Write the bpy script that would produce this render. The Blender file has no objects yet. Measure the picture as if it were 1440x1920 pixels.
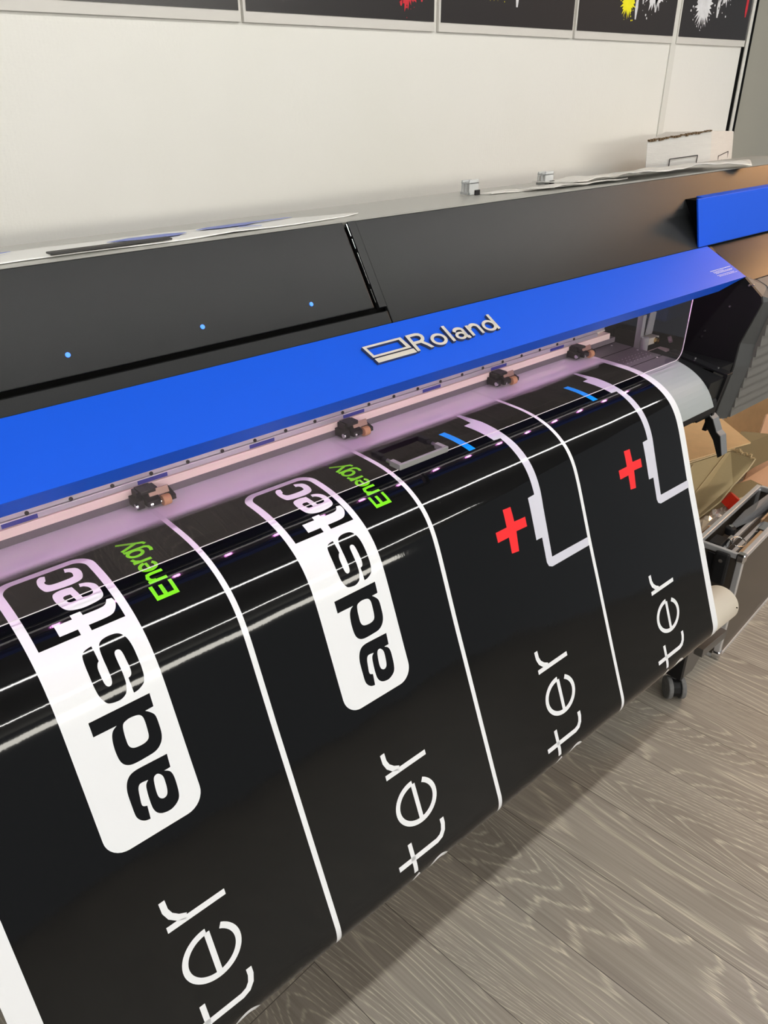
import bpy, bmesh, math, random
from mathutils import Vector, Matrix
from mathutils.geometry import tessellate_polygon
random.seed(7)
SC = bpy.context.scene
COL = SC.collection

# ------------------------------------------------------------------ camera
cam_d = bpy.data.cameras.new('camera')
cam_d.sensor_fit = 'HORIZONTAL'; cam_d.sensor_width = 36.0; cam_d.lens = 36.25
cam_d.clip_start = 0.02; cam_d.clip_end = 60
cam = bpy.data.objects.new('camera', cam_d); COL.objects.link(cam)
R_ = Vector((0.75099663, -0.66029438, -0.00392274))
U_ = Vector((0.32260477, 0.36172338, 0.87468987))
F_ = Vector((0.57613386, 0.65815464, -0.48466715))
m = Matrix.Identity(4)
for i in range(3):
    m[i][0] = R_[i]; m[i][1] = U_[i]; m[i][2] = -F_[i]
m[2][3] = 1.6
cam.matrix_world = m
SC.camera = cam

# ------------------------------------------------------------------ view, world, lights
SC.view_settings.view_transform = 'Standard'
SC.view_settings.look = 'None'
SC.view_settings.gamma = 1.0
SC.view_settings.use_curve_mapping = False
SC.view_settings.exposure = 0.0
W = bpy.data.worlds.new('world'); SC.world = W; W.use_nodes = True
W.node_tree.nodes['Background'].inputs[0].default_value = (0.93, 0.96, 1.0, 1)
W.node_tree.nodes['Background'].inputs[1].default_value = 0.29

TUBES = [  # (x0, x1, y, z, strength)
    (-2.2, 4.2, -0.02, 2.66, 43.0),
    (-2.2, 4.2, -2.68, 2.66, 52.0),
]
WARM_POS = (4.3, 0.72, 2.15)
WARM_AIM = (2.2, 0.8, 0.3)
WARM_POWER = 60.0
LED_STRENGTH = 100.0

# ------------------------------------------------------------------ materials
def nodes_of(name):
    mt = bpy.data.materials.new(name); mt.use_nodes = True
    nt = mt.node_tree
    return mt, nt, nt.nodes['Principled BSDF']

def N(nt, t, **kw):
    n = nt.nodes.new(t)
    for k, v in kw.items():
        if hasattr(n, k) and not k[0].isupper():
            setattr(n, k, v)
        else:
            n.inputs[k.replace('_', ' ')].default_value = v
    return n

def mat(name, col, rough=0.5, metal=0.0, spec=0.5, bump=0.0, bscale=60.0, vary=0.0, vscale=8.0, stretch=None, emis=None, estr=0, coat=0.0, trans=0.0, alpha=1.0):
    mt, nt, b = nodes_of(name)
    b.inputs['Base Color'].default_value = (*col, 1)
    b.inputs['Roughness'].default_value = rough
    b.inputs['Metallic'].default_value = metal
    b.inputs['Specular IOR Level'].default_value = spec
    b.inputs['Coat Weight'].default_value = coat
    b.inputs['Transmission Weight'].default_value = trans
    b.inputs['Alpha'].default_value = alpha
    tc = N(nt, 'ShaderNodeTexCoord')
    src = tc.outputs['Object']
    if stretch:
        mp = N(nt, 'ShaderNodeMapping'); mp.inputs['Scale'].default_value = stretch
        nt.links.new(src, mp.inputs['Vector']); src = mp.outputs['Vector']
    if vary:
        n = N(nt, 'ShaderNodeTexNoise', Scale=vscale, Detail=4.0)
        nt.links.new(src, n.inputs['Vector'])
        r = N(nt, 'ShaderNodeMapRange'); r.inputs['To Min'].default_value = 1 - vary; r.inputs['To Max'].default_value = 1 + vary
        nt.links.new(n.outputs['Fac'], r.inputs['Value'])
        mx = N(nt, 'ShaderNodeMix', data_type='RGBA', blend_type='MULTIPLY'); mx.inputs[0].default_value = 1
        mx.inputs[6].default_value = (*col, 1)
        nt.links.new(r.outputs[0], mx.inputs[7]); nt.links.new(mx.outputs[2], b.inputs['Base Color'])
    if bump:
        n = N(nt, 'ShaderNodeTexNoise', Scale=bscale, Detail=3.0)
        nt.links.new(src, n.inputs['Vector'])
        bp = N(nt, 'ShaderNodeBump', Strength=bump, Distance=0.002)
        nt.links.new(n.outputs['Fac'], bp.inputs['Height']); nt.links.new(bp.outputs['Normal'], b.inputs['Normal'])
    if emis:
        b.inputs['Emission Color'].default_value = (*emis, 1); b.inputs['Emission Strength'].default_value = estr
    return mt

def srgb(r, g, b):
    f = lambda c: (c/255/12.92 if c/255 <= 0.04045 else ((c/255+0.055)/1.055)**2.4)
    return (f(r), f(g), f(b))

M = {}
M['black_cover'] = mat('charcoal_powder_coat', (0.011, 0.012, 0.0125), 0.33, spec=0.18, bump=0.05, bscale=900)
M['black_matte'] = mat('black_plastic', (0.008, 0.008, 0.009), 0.55, spec=0.3)
M['black_gap'] = mat('black_recess', (0.002, 0.002, 0.002), 0.8, spec=0.1)
M['top_grey'] = mat('cover_top_reflection_grey', (0.42, 0.42, 0.39), 0.35, bump=0.04, bscale=900)  # pale base colour includes the wall's grazing reflection on the top
M['blue'] = mat('blue_satin_paint', (0.004, 0.085, 0.66), 0.42, spec=0.32, bump=0.03, bscale=1200)
M['grey_plate'] = mat('dark_grey_plate', (0.10, 0.105, 0.108), 0.45, bump=0.03, bscale=600)
M['chamfer'] = mat('charcoal_chamfer', (0.055, 0.058, 0.060), 0.45)
M['flute'] = mat('grey_fluted_plastic', (0.13, 0.125, 0.115), 0.42, bump=0.05, bscale=700)
M['apron'] = mat('satin_steel_apron', (0.31, 0.335, 0.335), 0.5, metal=0.1, bump=0.04, bscale=300, stretch=(1, 20, 20))
M['platen'] = mat('grey_platen', (0.15, 0.145, 0.155), 0.38, metal=0.3)
M['beige'] = mat('brushed_beige_aluminium', (0.88, 0.78, 0.64), 0.4, metal=0.0, vary=0.12, vscale=3, stretch=(2, 60, 60))
M['alu'] = mat('brushed_aluminium', (0.66, 0.66, 0.67), 0.30, metal=0.55, vary=0.08, vscale=4, stretch=(1, 80, 80))
M['strip'] = mat('dark_grey_strip', (0.14, 0.135, 0.135), 0.5)
M['label_blue'] = mat('navy_label', srgb(40, 50, 140), 0.4)
M['chrome'] = mat('chrome', (0.75, 0.75, 0.76), 0.12, metal=1.0)
M['steel'] = mat('dull_steel', (0.45, 0.45, 0.46), 0.3, metal=1.0)
M['badge'] = mat('champagne_silver', (0.70, 0.66, 0.58), 0.38, metal=0.25)
M['badge_side'] = mat('badge_dark_edge', (0.10, 0.10, 0.10), 0.3, metal=0.5)
M['tan_rubber'] = mat('tan_rubber', srgb(190, 150, 100), 0.55, vary=0.15, vscale=120)
M['brown_tab'] = mat('brown_tab', srgb(155, 130, 110), 0.4, metal=0.3)
M['white_ink'] = mat('white_print', (0.76, 0.775, 0.80), 0.10)
M['paper'] = mat('white_paper', (0.84, 0.84, 0.81), 0.6, vary=0.06, vscale=5, bump=0.1, bscale=25)
M['paper_blue'] = mat('blue_paper_print', (0.22, 0.27, 0.62), 0.6)
M['film'] = mat('milky_film', (0.74, 0.72, 0.68), 0.25, vary=0.12, vscale=20, stretch=(1, 12, 12), bump=0.3, bscale=14)
M['tube'] = mat('takeup_tube_card', srgb(222, 217, 203), 0.38, spec=0.5, vary=0.04, vscale=5)
M['rubber'] = mat('scuffed_grey_rubber', (0.16, 0.16, 0.16), 0.75, vary=0.45, vscale=70)
M['dark_foot'] = mat('brown_bar_and_foot_reflection', (0.09, 0.082, 0.075), 0.35, bump=0.04, bscale=700)
M['lever'] = mat('grey_lever_plastic', (0.16, 0.165, 0.175), 0.4)
M['lever_dark'] = mat('black_lever_plastic', (0.006, 0.006, 0.006), 0.6, spec=0.2)
M['led_blue'] = mat('blue_indicator', (0.02, 0.1, 0.8), 0.3, emis=(0.03, 0.22, 1.0), estr=1.4)
M['led_pink'] = mat('magenta_led', (0.8, 0.3, 0.8), 0.3, emis=(1.0, 0.36, 0.92), estr=LED_STRENGTH)
M['handle'] = mat('satin_grey_handle', (0.27, 0.27, 0.27), 0.35, metal=0.2)
M['lamp'] = mat('lamp_diffuser', (0.9, 0.9, 0.9), 0.4, emis=(1.0, 0.98, 0.94), estr=TUBES[0][4])
M['lamp_rear'] = mat('lamp_diffuser_rear', (0.9, 0.9, 0.9), 0.4, emis=(1.0, 0.98, 0.94), estr=TUBES[1][4])
M['lamp_house'] = mat('white_lamp_housing', (0.7, 0.7, 0.7), 0.5)
M['wall'] = None
M['white_box'] = mat('white_carton', (0.66, 0.65, 0.62), 0.65, vary=0.08, vscale=14, stretch=(1, 1, 14), bump=0.5, bscale=40)
M['carton_line'] = mat('black_carton_print', (0.03, 0.03, 0.03), 0.6)
M['carton_brown'] = mat('torn_brown_edge', srgb(105, 85, 60), 0.8, vary=0.3, vscale=90)
def cardboard(name, c, st=(1, 1, 1)):
    return mat(name, c, 0.72, spec=0.2, vary=0.10, vscale=26, stretch=st, bump=0.35, bscale=60)
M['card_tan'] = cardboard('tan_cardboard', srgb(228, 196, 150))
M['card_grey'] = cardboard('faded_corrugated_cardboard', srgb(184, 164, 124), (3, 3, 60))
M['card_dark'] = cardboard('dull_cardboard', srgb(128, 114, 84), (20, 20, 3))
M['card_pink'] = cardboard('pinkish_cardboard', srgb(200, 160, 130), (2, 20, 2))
M['card_edge'] = mat('pale_torn_edge', srgb(205, 185, 145), 0.8, vary=0.2, vscale=80)
M['case_panel'] = mat('brown_grey_case_panel', (0.055, 0.045, 0.036), 0.3, spec=0.5, vary=0.05, vscale=5)
M['amber'] = mat('amber_reflecting_strip', (0.62, 0.42, 0.25), 0.3, metal=0.4)
M['case_in'] = mat('case_lining', (0.016, 0.014, 0.012), 0.6)
M['red'] = mat('red_plastic', srgb(205, 45, 25), 0.3)
M['clear_wrap'] = mat('crumpled_clear_wrap', (0.6, 0.55, 0.5), 0.15, trans=0.5, bump=0.6, bscale=40)
M['clip_clear'] = mat('clear_clip_plastic', (0.85, 0.87, 0.87), 0.08, trans=0.55)
M['navy_carriage'] = mat('navy_carriage_cover', (0.010, 0.04, 0.16), 0.35)
M['bone'] = mat('bone_white_plastic', (0.72, 0.70, 0.60), 0.4)
M['brass'] = mat('brass', (0.65, 0.45, 0.18), 0.25, metal=1.0)
M['pink_knob'] = mat('pale_pink_knob', (0.75, 0.6, 0.62), 0.4)
M['bay_grey'] = mat('grey_bay_panel', (0.16, 0.155, 0.15), 0.5)
M['poster_black'] = mat('black_poster_print', (0.020, 0.017, 0.017), 0.30)
M['board'] = mat('white_foam_board', (0.66, 0.64, 0.60), 0.5)
M['splash_red'] = mat('red_paint_print', srgb(205, 35, 50), 0.35, vary=0.3, vscale=40)
M['splash_yellow'] = mat('yellow_paint_print', srgb(245, 235, 20), 0.35, vary=0.1, vscale=40)
M['splash_white'] = mat('white_paint_print', (0.72, 0.72, 0.74), 0.35, vary=0.3, vscale=30)
M['green'] = mat('green_print', srgb(118, 218, 35), 0.10)
M['cyan'] = mat('sky_blue_print', srgb(20, 150, 240), 0.10)
M['red_print'] = mat('red_print', srgb(232, 45, 48), 0.10)
M['lilac'] = mat('pale_grey_print', srgb(202, 202, 214), 0.10)
M['ink_black'] = mat('solid_black_ink', (0.003, 0.0032, 0.0035), 0.05)

def vinyl_bump(mt):
    nt = mt.node_tree; b = nt.nodes['Principled BSDF']
    g = N(nt, 'ShaderNodeTexCoord')
    mp = N(nt, 'ShaderNodeMapping'); mp.inputs['Scale'].default_value = (1.0, 0.35, 0.35)
    n = N(nt, 'ShaderNodeTexNoise', Scale=260.0, Detail=2.0)
    n2 = N(nt, 'ShaderNodeTexNoise', Scale=7.0, Detail=1.0)
    nt.links.new(g.outputs['Object'], mp.inputs['Vector']); nt.links.new(mp.outputs[0], n.inputs['Vector'])
    nt.links.new(g.outputs['Object'], n2.inputs['Vector'])
    bp = N(nt, 'ShaderNodeBump', Strength=0.05, Distance=0.0006)
    bp2 = N(nt, 'ShaderNodeBump', Strength=0.25, Distance=0.004)
    nt.links.new(n.outputs['Fac'], bp.inputs['Height']); nt.links.new(n2.outputs['Fac'], bp2.inputs['Height'])
    nt.links.new(bp.outputs['Normal'], bp2.inputs['Normal'])
    nt.links.new(bp2.outputs['Normal'], b.inputs['Normal'])

# black ink that fades in over the print front (a printed pattern, driven by the length along the sheet)
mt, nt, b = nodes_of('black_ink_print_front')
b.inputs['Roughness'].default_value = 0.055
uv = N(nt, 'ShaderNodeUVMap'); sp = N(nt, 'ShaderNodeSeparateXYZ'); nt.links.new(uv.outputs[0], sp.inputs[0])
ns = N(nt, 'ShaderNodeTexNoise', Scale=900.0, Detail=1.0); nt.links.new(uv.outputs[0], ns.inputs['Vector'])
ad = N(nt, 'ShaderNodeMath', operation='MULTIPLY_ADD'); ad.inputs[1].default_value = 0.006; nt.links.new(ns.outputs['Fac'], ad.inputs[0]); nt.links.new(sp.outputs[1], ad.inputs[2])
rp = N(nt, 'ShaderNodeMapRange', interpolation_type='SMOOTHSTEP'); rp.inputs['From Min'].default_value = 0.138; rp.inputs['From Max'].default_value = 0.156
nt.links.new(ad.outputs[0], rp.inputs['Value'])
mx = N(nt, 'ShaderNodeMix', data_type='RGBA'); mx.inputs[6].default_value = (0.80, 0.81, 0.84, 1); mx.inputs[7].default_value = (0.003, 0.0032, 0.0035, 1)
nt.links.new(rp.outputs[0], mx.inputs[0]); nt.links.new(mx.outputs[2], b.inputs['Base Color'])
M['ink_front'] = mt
for k in ('ink_front', 'ink_black'):
    M[k].node_tree.nodes['Principled BSDF'].inputs['Specular IOR Level'].default_value = 0.38
for k in ('ink_front', 'ink_black', 'white_ink', 'green', 'cyan', 'red_print', 'lilac'):
    vinyl_bump(M[k])

# thin clear acrylic: tinted see-through plus fresnel gloss
mt, nt, b = nodes_of('tinted_clear_acrylic'); nt.nodes.remove(b)
tr = N(nt, 'ShaderNodeBsdfTransparent'); tr.inputs[0].default_value = (0.95, 0.925, 0.95, 1)
gl = N(nt, 'ShaderNodeBsdfGlossy'); gl.inputs['Roughness'].default_value = 0.02; gl.inputs[0].default_value = (1, 0.95, 1, 1)
lw = N(nt, 'ShaderNodeLayerWeight'); pw = N(nt, 'ShaderNodeMath', operation='POWER'); pw.inputs[1].default_value = 5.0; nt.links.new(lw.outputs['Facing'], pw.inputs[0])
fr = N(nt, 'ShaderNodeMath', operation='MULTIPLY_ADD'); fr.inputs[1].default_value = 0.93; fr.inputs[2].default_value = 0.07; nt.links.new(pw.outputs[0], fr.inputs[0]); ms = N(nt, 'ShaderNodeMixShader')
nt.links.new(fr.outputs[0], ms.inputs[0]); nt.links.new(tr.outputs[0], ms.inputs[1]); nt.links.new(gl.outputs[0], ms.inputs[2])
nt.links.new(ms.outputs[0], nt.nodes['Material Output'].inputs['Surface'])
M['acrylic'] = mt
M['acrylic_edge'] = mat('bright_acrylic_edge', (0.80, 0.78, 0.80), 0.2)

# wall paint with dimpled wallpaper relief
mt, nt, b = nodes_of('white_wallpaper_paint')
b.inputs['Roughness'].default_value = 0.42; b.inputs['Specular IOR Level'].default_value = 0.4
tc = N(nt, 'ShaderNodeTexCoord')
n1 = N(nt, 'ShaderNodeTexNoise', Scale=1.6, Detail=3.0); nt.links.new(tc.outputs['Object'], n1.inputs['Vector'])
cr = N(nt, 'ShaderNodeValToRGB'); cr.color_ramp.elements[0].position = 0.3; cr.color_ramp.elements[1].position = 0.7
cr.color_ramp.elements[0].color = (0.78, 0.775, 0.72, 1); cr.color_ramp.elements[1].color = (0.82, 0.81, 0.77, 1)
nt.links.new(n1.outputs['Fac'], cr.inputs[0]); nt.links.new(cr.outputs[0], b.inputs['Base Color'])
mp = N(nt, 'ShaderNodeMapping'); mp.inputs['Scale'].default_value = (110, 1, 190); nt.links.new(tc.outputs['Object'], mp.inputs['Vector'])
vo = N(nt, 'ShaderNodeTexVoronoi', Scale=1.0, Randomness=0.35); nt.links.new(mp.outputs[0], vo.inputs['Vector'])
n2 = N(nt, 'ShaderNodeTexNoise', Scale=1.1, Detail=1.0); nt.links.new(tc.outputs['Object'], n2.inputs['Vector'])
mr = N(nt, 'ShaderNodeMapRange'); mr.inputs['From Min'].default_value = 0.42; mr.inputs['From Max'].default_value = 0.6; nt.links.new(n2.outputs['Fac'], mr.inputs['Value'])
mu = N(nt, 'ShaderNodeMath', operation='MULTIPLY'); nt.links.new(vo.outputs['Distance'], mu.inputs[0]); nt.links.new(mr.outputs[0], mu.inputs[1])
bp = N(nt, 'ShaderNodeBump', Strength=0.22, Distance=0.002); nt.links.new(mu.outputs[0], bp.inputs['Height'])
n3 = N(nt, 'ShaderNodeTexNoise', Scale=9.0, Detail=6.0, Roughness=0.7); nt.links.new(tc.outputs['Object'], n3.inputs['Vector'])
bp2 = N(nt, 'ShaderNodeBump', Strength=0.25, Distance=0.006); nt.links.new(n3.outputs['Fac'], bp2.inputs['Height']); nt.links.new(bp.outputs[0], bp2.inputs['Normal'])
nt.links.new(bp2.outputs[0], b.inputs['Normal'])
M['wall'] = mt
M['wall_side'] = mat('grey_green_panel', (0.33, 0.32, 0.27), 0.5, vary=0.05, vscale=1.5)
M['trim'] = mat('pale_wall_trim', (0.72, 0.71, 0.66), 0.35)
M['ceiling'] = mat('off_white_ceiling', (0.34, 0.34, 0.34), 0.9)

# limed-oak plank floor: contour lines of a stretched noise give cathedral grain
mt, nt, b = nodes_of('limed_oak_planks')
tc = N(nt, 'ShaderNodeTexCoord')
rm = N(nt, 'ShaderNodeMapping'); rm.inputs['Rotation'].default_value = (0, 0, math.radians(-5)); rm.inputs['Location'].default_value = (0.005, 0, 0)
nt.links.new(tc.outputs['Object'], rm.inputs['Vector'])
sx = N(nt, 'ShaderNodeSeparateXYZ'); nt.links.new(rm.outputs[0], sx.inputs[0])
cb = N(nt, 'ShaderNodeCombineXYZ'); nt.links.new(sx.outputs[1], cb.inputs[0]); nt.links.new(sx.outputs[0], cb.inputs[1])
br = N(nt, 'ShaderNodeTexBrick', offset=0.37)
br.inputs['Color1'].default_value = (0, 0, 0, 1); br.inputs['Color2'].default_value = (1, 1, 1, 1); br.inputs['Mortar'].default_value = (0.5, 0.5, 0.5, 1)
br.inputs['Scale'].default_value = 1.0; br.inputs['Mortar Size'].default_value = 0.0011; br.inputs['Mortar Smooth'].default_value = 0.2
br.inputs['Brick Width'].default_value = 1.22; br.inputs['Row Height'].default_value = 0.197
nt.links.new(cb.outputs[0], br.inputs['Vector'])
# per-plank shift
vm = N(nt, 'ShaderNodeVectorMath', operation='MULTIPLY_ADD'); vm.inputs[1].default_value = (13.7, 7.1, 9.3)
nt.links.new(br.outputs['Color'], vm.inputs[0]); nt.links.new(rm.outputs[0], vm.inputs[2])
mp = N(nt, 'ShaderNodeMapping'); mp.inputs['Scale'].default_value = (3.2, 0.42, 1); nt.links.new(vm.outputs[0], mp.inputs['Vector'])
gn = N(nt, 'ShaderNodeTexNoise', Scale=1.0, Detail=1.2, Roughness=0.4, Distortion=0.15); nt.links.new(mp.outputs[0], gn.inputs['Vector'])
gm = N(nt, 'ShaderNodeMath', operation='MULTIPLY'); gm.inputs[1].default_value = 86.0; nt.links.new(gn.outputs['Fac'], gm.inputs[0])
mpw = N(nt, 'ShaderNodeMapping'); mpw.inputs['Scale'].default_value = (40, 4, 1); nt.links.new(vm.outputs[0], mpw.inputs['Vector'])
wn = N(nt, 'ShaderNodeTexNoise', Scale=1.0, Detail=3.0); nt.links.new(mpw.outputs[0], wn.inputs['Vector'])
ga = N(nt, 'ShaderNodeMath', operation='MULTIPLY_ADD'); ga.inputs[1].default_value = 0.6; nt.links.new(wn.outputs['Fac'], ga.inputs[0]); nt.links.new(gm.outputs[0], ga.inputs[2])
mps = N(nt, 'ShaderNodeMapping'); mps.inputs['Scale'].default_value = (420, 6, 1); nt.links.new(vm.outputs[0], mps.inputs['Vector'])
fs = N(nt, 'ShaderNodeTexNoise', Scale=1.0, Detail=4.0, Roughness=0.6); nt.links.new(mps.outputs[0], fs.inputs['Vector'])
mpq = N(nt, 'ShaderNodeMapping'); mpq.inputs['Scale'].default_value = (150, 2.2, 1); nt.links.new(vm.outputs[0], mpq.inputs['Vector'])
qs = N(nt, 'ShaderNodeTexNoise', Scale=1.0, Detail=3.0, Roughness=0.6); nt.links.new(mpq.outputs[0], qs.inputs['Vector'])
g2 = N(nt, 'ShaderNodeMath', operation='MULTIPLY_ADD'); g2.inputs[1].default_value = 0.7; nt.links.new(qs.outputs['Fac'], g2.inputs[0]); nt.links.new(ga.outputs[0], g2.inputs[2])
gf = N(nt, 'ShaderNodeMath', operation='PINGPONG'); gf.inputs[1].default_value = 0.5; nt.links.new(g2.outputs[0], gf.inputs[0])
r1 = N(nt, 'ShaderNodeMapRange', interpolation_type='SMOOTHSTEP'); r1.inputs['From Min'].default_value = 0.32; r1.inputs['From Max'].default_value = 0.5; nt.links.new(gf.outputs[0], r1.inputs['Value'])
r2 = N(nt, 'ShaderNodeMapRange'); r2.inputs['From Min'].default_value = 0.35; r2.inputs['From Max'].default_value = 0.68; nt.links.new(fs.outputs['Fac'], r2.inputs['Value'])
mpb = N(nt, 'ShaderNodeMapping'); mpb.inputs['Scale'].default_value = (9, 1.5, 1); nt.links.new(vm.outputs[0], mpb.inputs['Vector'])
bn = N(nt, 'ShaderNodeTexNoise', Scale=1.0, Detail=3.0); nt.links.new(mpb.outputs[0], bn.inputs['Vector'])
c1 = N(nt, 'ShaderNodeMix', data_type='RGBA'); c1.inputs[6].default_value = (*srgb(122, 114, 105), 1); c1.inputs[7].default_value = (*srgb(168, 161, 150), 1)
nt.links.new(bn.outputs['Fac'], c1.inputs[0])
c2 = N(nt, 'ShaderNodeMix', data_type='RGBA'); c2.inputs[7].default_value = (*srgb(208, 200, 182), 1)
k1 = N(nt, 'ShaderNodeMath', operation='MULTIPLY'); nt.links.new(r1.outputs[0], k1.inputs[0]); nt.links.new(r2.outputs[0], k1.inputs[1])
k2 = N(nt, 'ShaderNodeMath', operation='MULTIPLY'); k2.inputs[1].default_value = 1.0; nt.links.new(k1.outputs[0], k2.inputs[0])
nt.links.new(k2.outputs[0], c2.inputs[0]); nt.links.new(c1.outputs[2], c2.inputs[6])
c3 = N(nt, 'ShaderNodeMix', data_type='RGBA', blend_type='MULTIPLY'); c3.inputs[0].default_value = 1
r3 = N(nt, 'ShaderNodeMapRange'); r3.inputs['From Min'].default_value = 0.3; r3.inputs['From Max'].default_value = 0.7; r3.inputs['To Min'].default_value = 0.80; r3.inputs['To Max'].default_value = 1.14; nt.links.new(qs.outputs['Fac'], r3.inputs['Value'])
nt.links.new(c2.outputs[2], c3.inputs[6]); nt.links.new(r3.outputs[0], c3.inputs[7])
c4 = N(nt, 'ShaderNodeMix', data_type='RGBA'); c4.inputs[7].default_value = (0.05, 0.042, 0.036, 1)
kf = N(nt, 'ShaderNodeMath', operation='MULTIPLY'); kf.inputs[1].default_value = 0.8; nt.links.new(br.outputs['Fac'], kf.inputs[0])
nt.links.new(kf.outputs[0], c4.inputs[0]); nt.links.new(c3.outputs[2], c4.inputs[6])
nt.links.new(c4.outputs[2], b.inputs['Base Color'])
b.inputs['Roughness'].default_value = 0.42
bp = N(nt, 'ShaderNodeBump', Strength=0.25, Distance=0.001); nt.links.new(fs.outputs['Fac'], bp.inputs['Height']); nt.links.new(bp.outputs[0], b.inputs['Normal'])
M['floor'] = mt

# ------------------------------------------------------------------ mesh helpers
def link_mesh(name, verts, faces, material, parent=None, bevel=0.0, smooth=False, seg=2):
    me = bpy.data.meshes.new(name)
    me.from_pydata([tuple(v) for v in verts], [], [tuple(f) for f in faces]); 
    mats = material if isinstance(material, list) else [material]
    for q in mats: me.materials.append(q)
    bm = bmesh.new(); bm.from_mesh(me)
    bmesh.ops.recalc_face_normals(bm, faces=bm.faces)
    if smooth:
        for f in bm.faces: f.smooth = True
    bm.to_mesh(me); bm.free()
    o = bpy.data.objects.new(name, me); COL.objects.link(o)
    if parent is not None: o.parent = parent; o.matrix_parent_inverse = parent_world(parent).inverted()
    if bevel:
        bv = o.modifiers.new('bevel', 'BEVEL'); bv.width = bevel; bv.segments = seg; bv.limit_method = 'ANGLE'; bv.angle_limit = math.radians(35)
    return o

def parent_world(p):
    w = p.matrix_basis.copy()
    while p.parent:
        w = p.parent.matrix_basis @ p.matrix_parent_inverse @ w
        p = p.parent
    return w

class MB:
    """collects shapes into one mesh"""
    def __init__(s): s.v = []; s.f = []
    def add(s, v, f):
        o = len(s.v); s.v += [Vector(p) for p in v]; s.f += [tuple(i+o for i in q) for q in f]; return s
    def box(s, a, b2, rot=None, piv=None):
        x0, y0, z0 = a; x1, y1, z1 = b2
        v = [Vector(p) for p in ((x0,y0,z0),(x1,y0,z0),(x1,y1,z0),(x0,y1,z0),(x0,y0,z1),(x1,y0,z1),(x1,y1,z1),(x0,y1,z1))]
        if rot is not None:
            c = Vector(piv) if piv is not None else sum(v, Vector())/8
            v = [rot @ (p-c) + c for p in v]
        return s.add(v, [(0,3,2,1),(4,5,6,7),(0,1,5,4),(1,2,6,5),(2,3,7,6),(3,0,4,7)])
    def prism_x(s, prof, x0, x1, prof2=None):
        """yz polygon swept along x; prof2 gives a different outline at x1"""
        n = len(prof); p2 = prof2 or prof
        v = [(x0, y, z) for y, z in prof] + [(x1, y, z) for y, z in p2]
        f = [tuple(range(n)), tuple(range(2*n-1, n-1, -1))] + [(i, (i+1) % n, n+(i+1) % n, n+i) for i in range(n)]
        return s.add(v, f)
    def cyl(s, p0, p1, r, n=24, r1=None, caps=True):
        p0 = Vector(p0); p1 = Vector(p1); r1 = r if r1 is None else r1
        d = (p1-p0).normalized(); a = d.orthogonal().normalized(); c = d.cross(a)
        v = []
        for p, rr in ((p0, r), (p1, r1)):
            for i in range(n):
                t = 2*math.pi*i/n; v.append(p + a*math.cos(t)*rr + c*math.sin(t)*rr)
        f = [(i, (i+1) % n, n+(i+1) % n, n+i) for i in range(n)]
        if caps: f += [tuple(range(n-1, -1, -1)), tuple(range(n, 2*n))]
        return s.add(v, f)
    def hollow(s, p0, p1, r, ri, n=48):
        p0 = Vector(p0); p1 = Vector(p1); d = (p1-p0).normalized(); a = d.orthogonal().normalized(); c = d.cross(a); v = []
        for p, rr in ((p0, r), (p1, r), (p1, ri), (p0, ri)):
            for i in range(n):
                t = 2*math.pi*i/n; v.append(p + a*math.cos(t)*rr + c*math.sin(t)*rr)
        f = []
        for k in range(4):
            for i in range(n): f.append((k*n+i, k*n+(i+1) % n, ((k+1) % 4)*n+(i+1) % n, ((k+1) % 4)*n+i))
        return s.add(v, f)
    def path(s, pts, r, n=10):
        pts = [Vector(p) for p in pts]; rings = []; 
        a = None
        for i, p in enumerate(pts):
            d = (pts[min(i+1, len(pts)-1)] - pts[max(i-1, 0)]).normalized()
            a = d.orthogonal().normalized() if a is None else (a - d*a.dot(d)).normalized()
            c = d.cross(a)
            rings.append([p + a*math.cos(2*math.pi*k/n)*r + c*math.sin(2*math.pi*k/n)*r for k in range(n)])
        v = [q for rg in rings for q in rg]; f = []
        for i in range(len(rings)-1):
            for k in range(n): f.append((i*n+k, i*n+(k+1) % n, (i+1)*n+(k+1) % n, (i+1)*n+k))
        f += [tuple(range(n-1, -1, -1)), tuple(range((len(rings)-1)*n, len(rings)*n))]
        return s.add(v, f)
    def plate(s, quad, t):
        """flat polygon given as 3D points, thickened by t against its normal"""
        q = [Vector(p) for p in quad]; nn = (q[1]-q[0]).cross(q[2]-q[0]).normalized(); n = len(q)
        v = q + [p - nn*t for p in q]
        f = [tuple(range(n)), tuple(range(2*n-1, n-1, -1))] + [(i, n+i, n+(i+1) % n, (i+1) % n) for i in range(n)]
        return s.add(v, f)
    def build(s, name, material, parent=None, bevel=0.0, smooth=False, seg=2):
        return link_mesh(name, s.v, s.f, material, parent, bevel, smooth, seg)

def thing(name, label, cat, loc, group=None):
    o = bpy.data.objects.new(name, None); COL.objects.link(o); o.location = loc; o.empty_display_size = 0.1
    return tag(o, label, cat, group)
def tag(o, label, cat, group=None):
    o['label'] = label; o['category'] = cat
    if group: o['group'] = group
    return o
def struct(o): o['kind'] = 'structure'; return o

# ------------------------------------------------------------------ room
YW = 1.765
struct(MB().box((-3.2, -5.4, -0.05), (5.2, 1.9, 0)).build('floor', M['floor']))
struct(MB().box((-3.2, YW, 0), (3.455, 1.9, 2.75)).build('wall_back', M['wall']))
struct(MB().box((-3.2, -5.4, 2.75), (5.2, 1.9, 2.85)).build('ceiling', M['ceiling']))
struct(MB().box((3.535, YW+0.012, 0), (5.2, 1.9, 2.75)).build('wall_right', M['wall_side'], bevel=0.002))
# pale vertical cover strip on the wall between the two right posters
struct(MB().box((2.925, YW-0.006, 0), (2.960, YW, 2.75)).build('trim_1', M['trim'], bevel=0.002))
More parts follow.
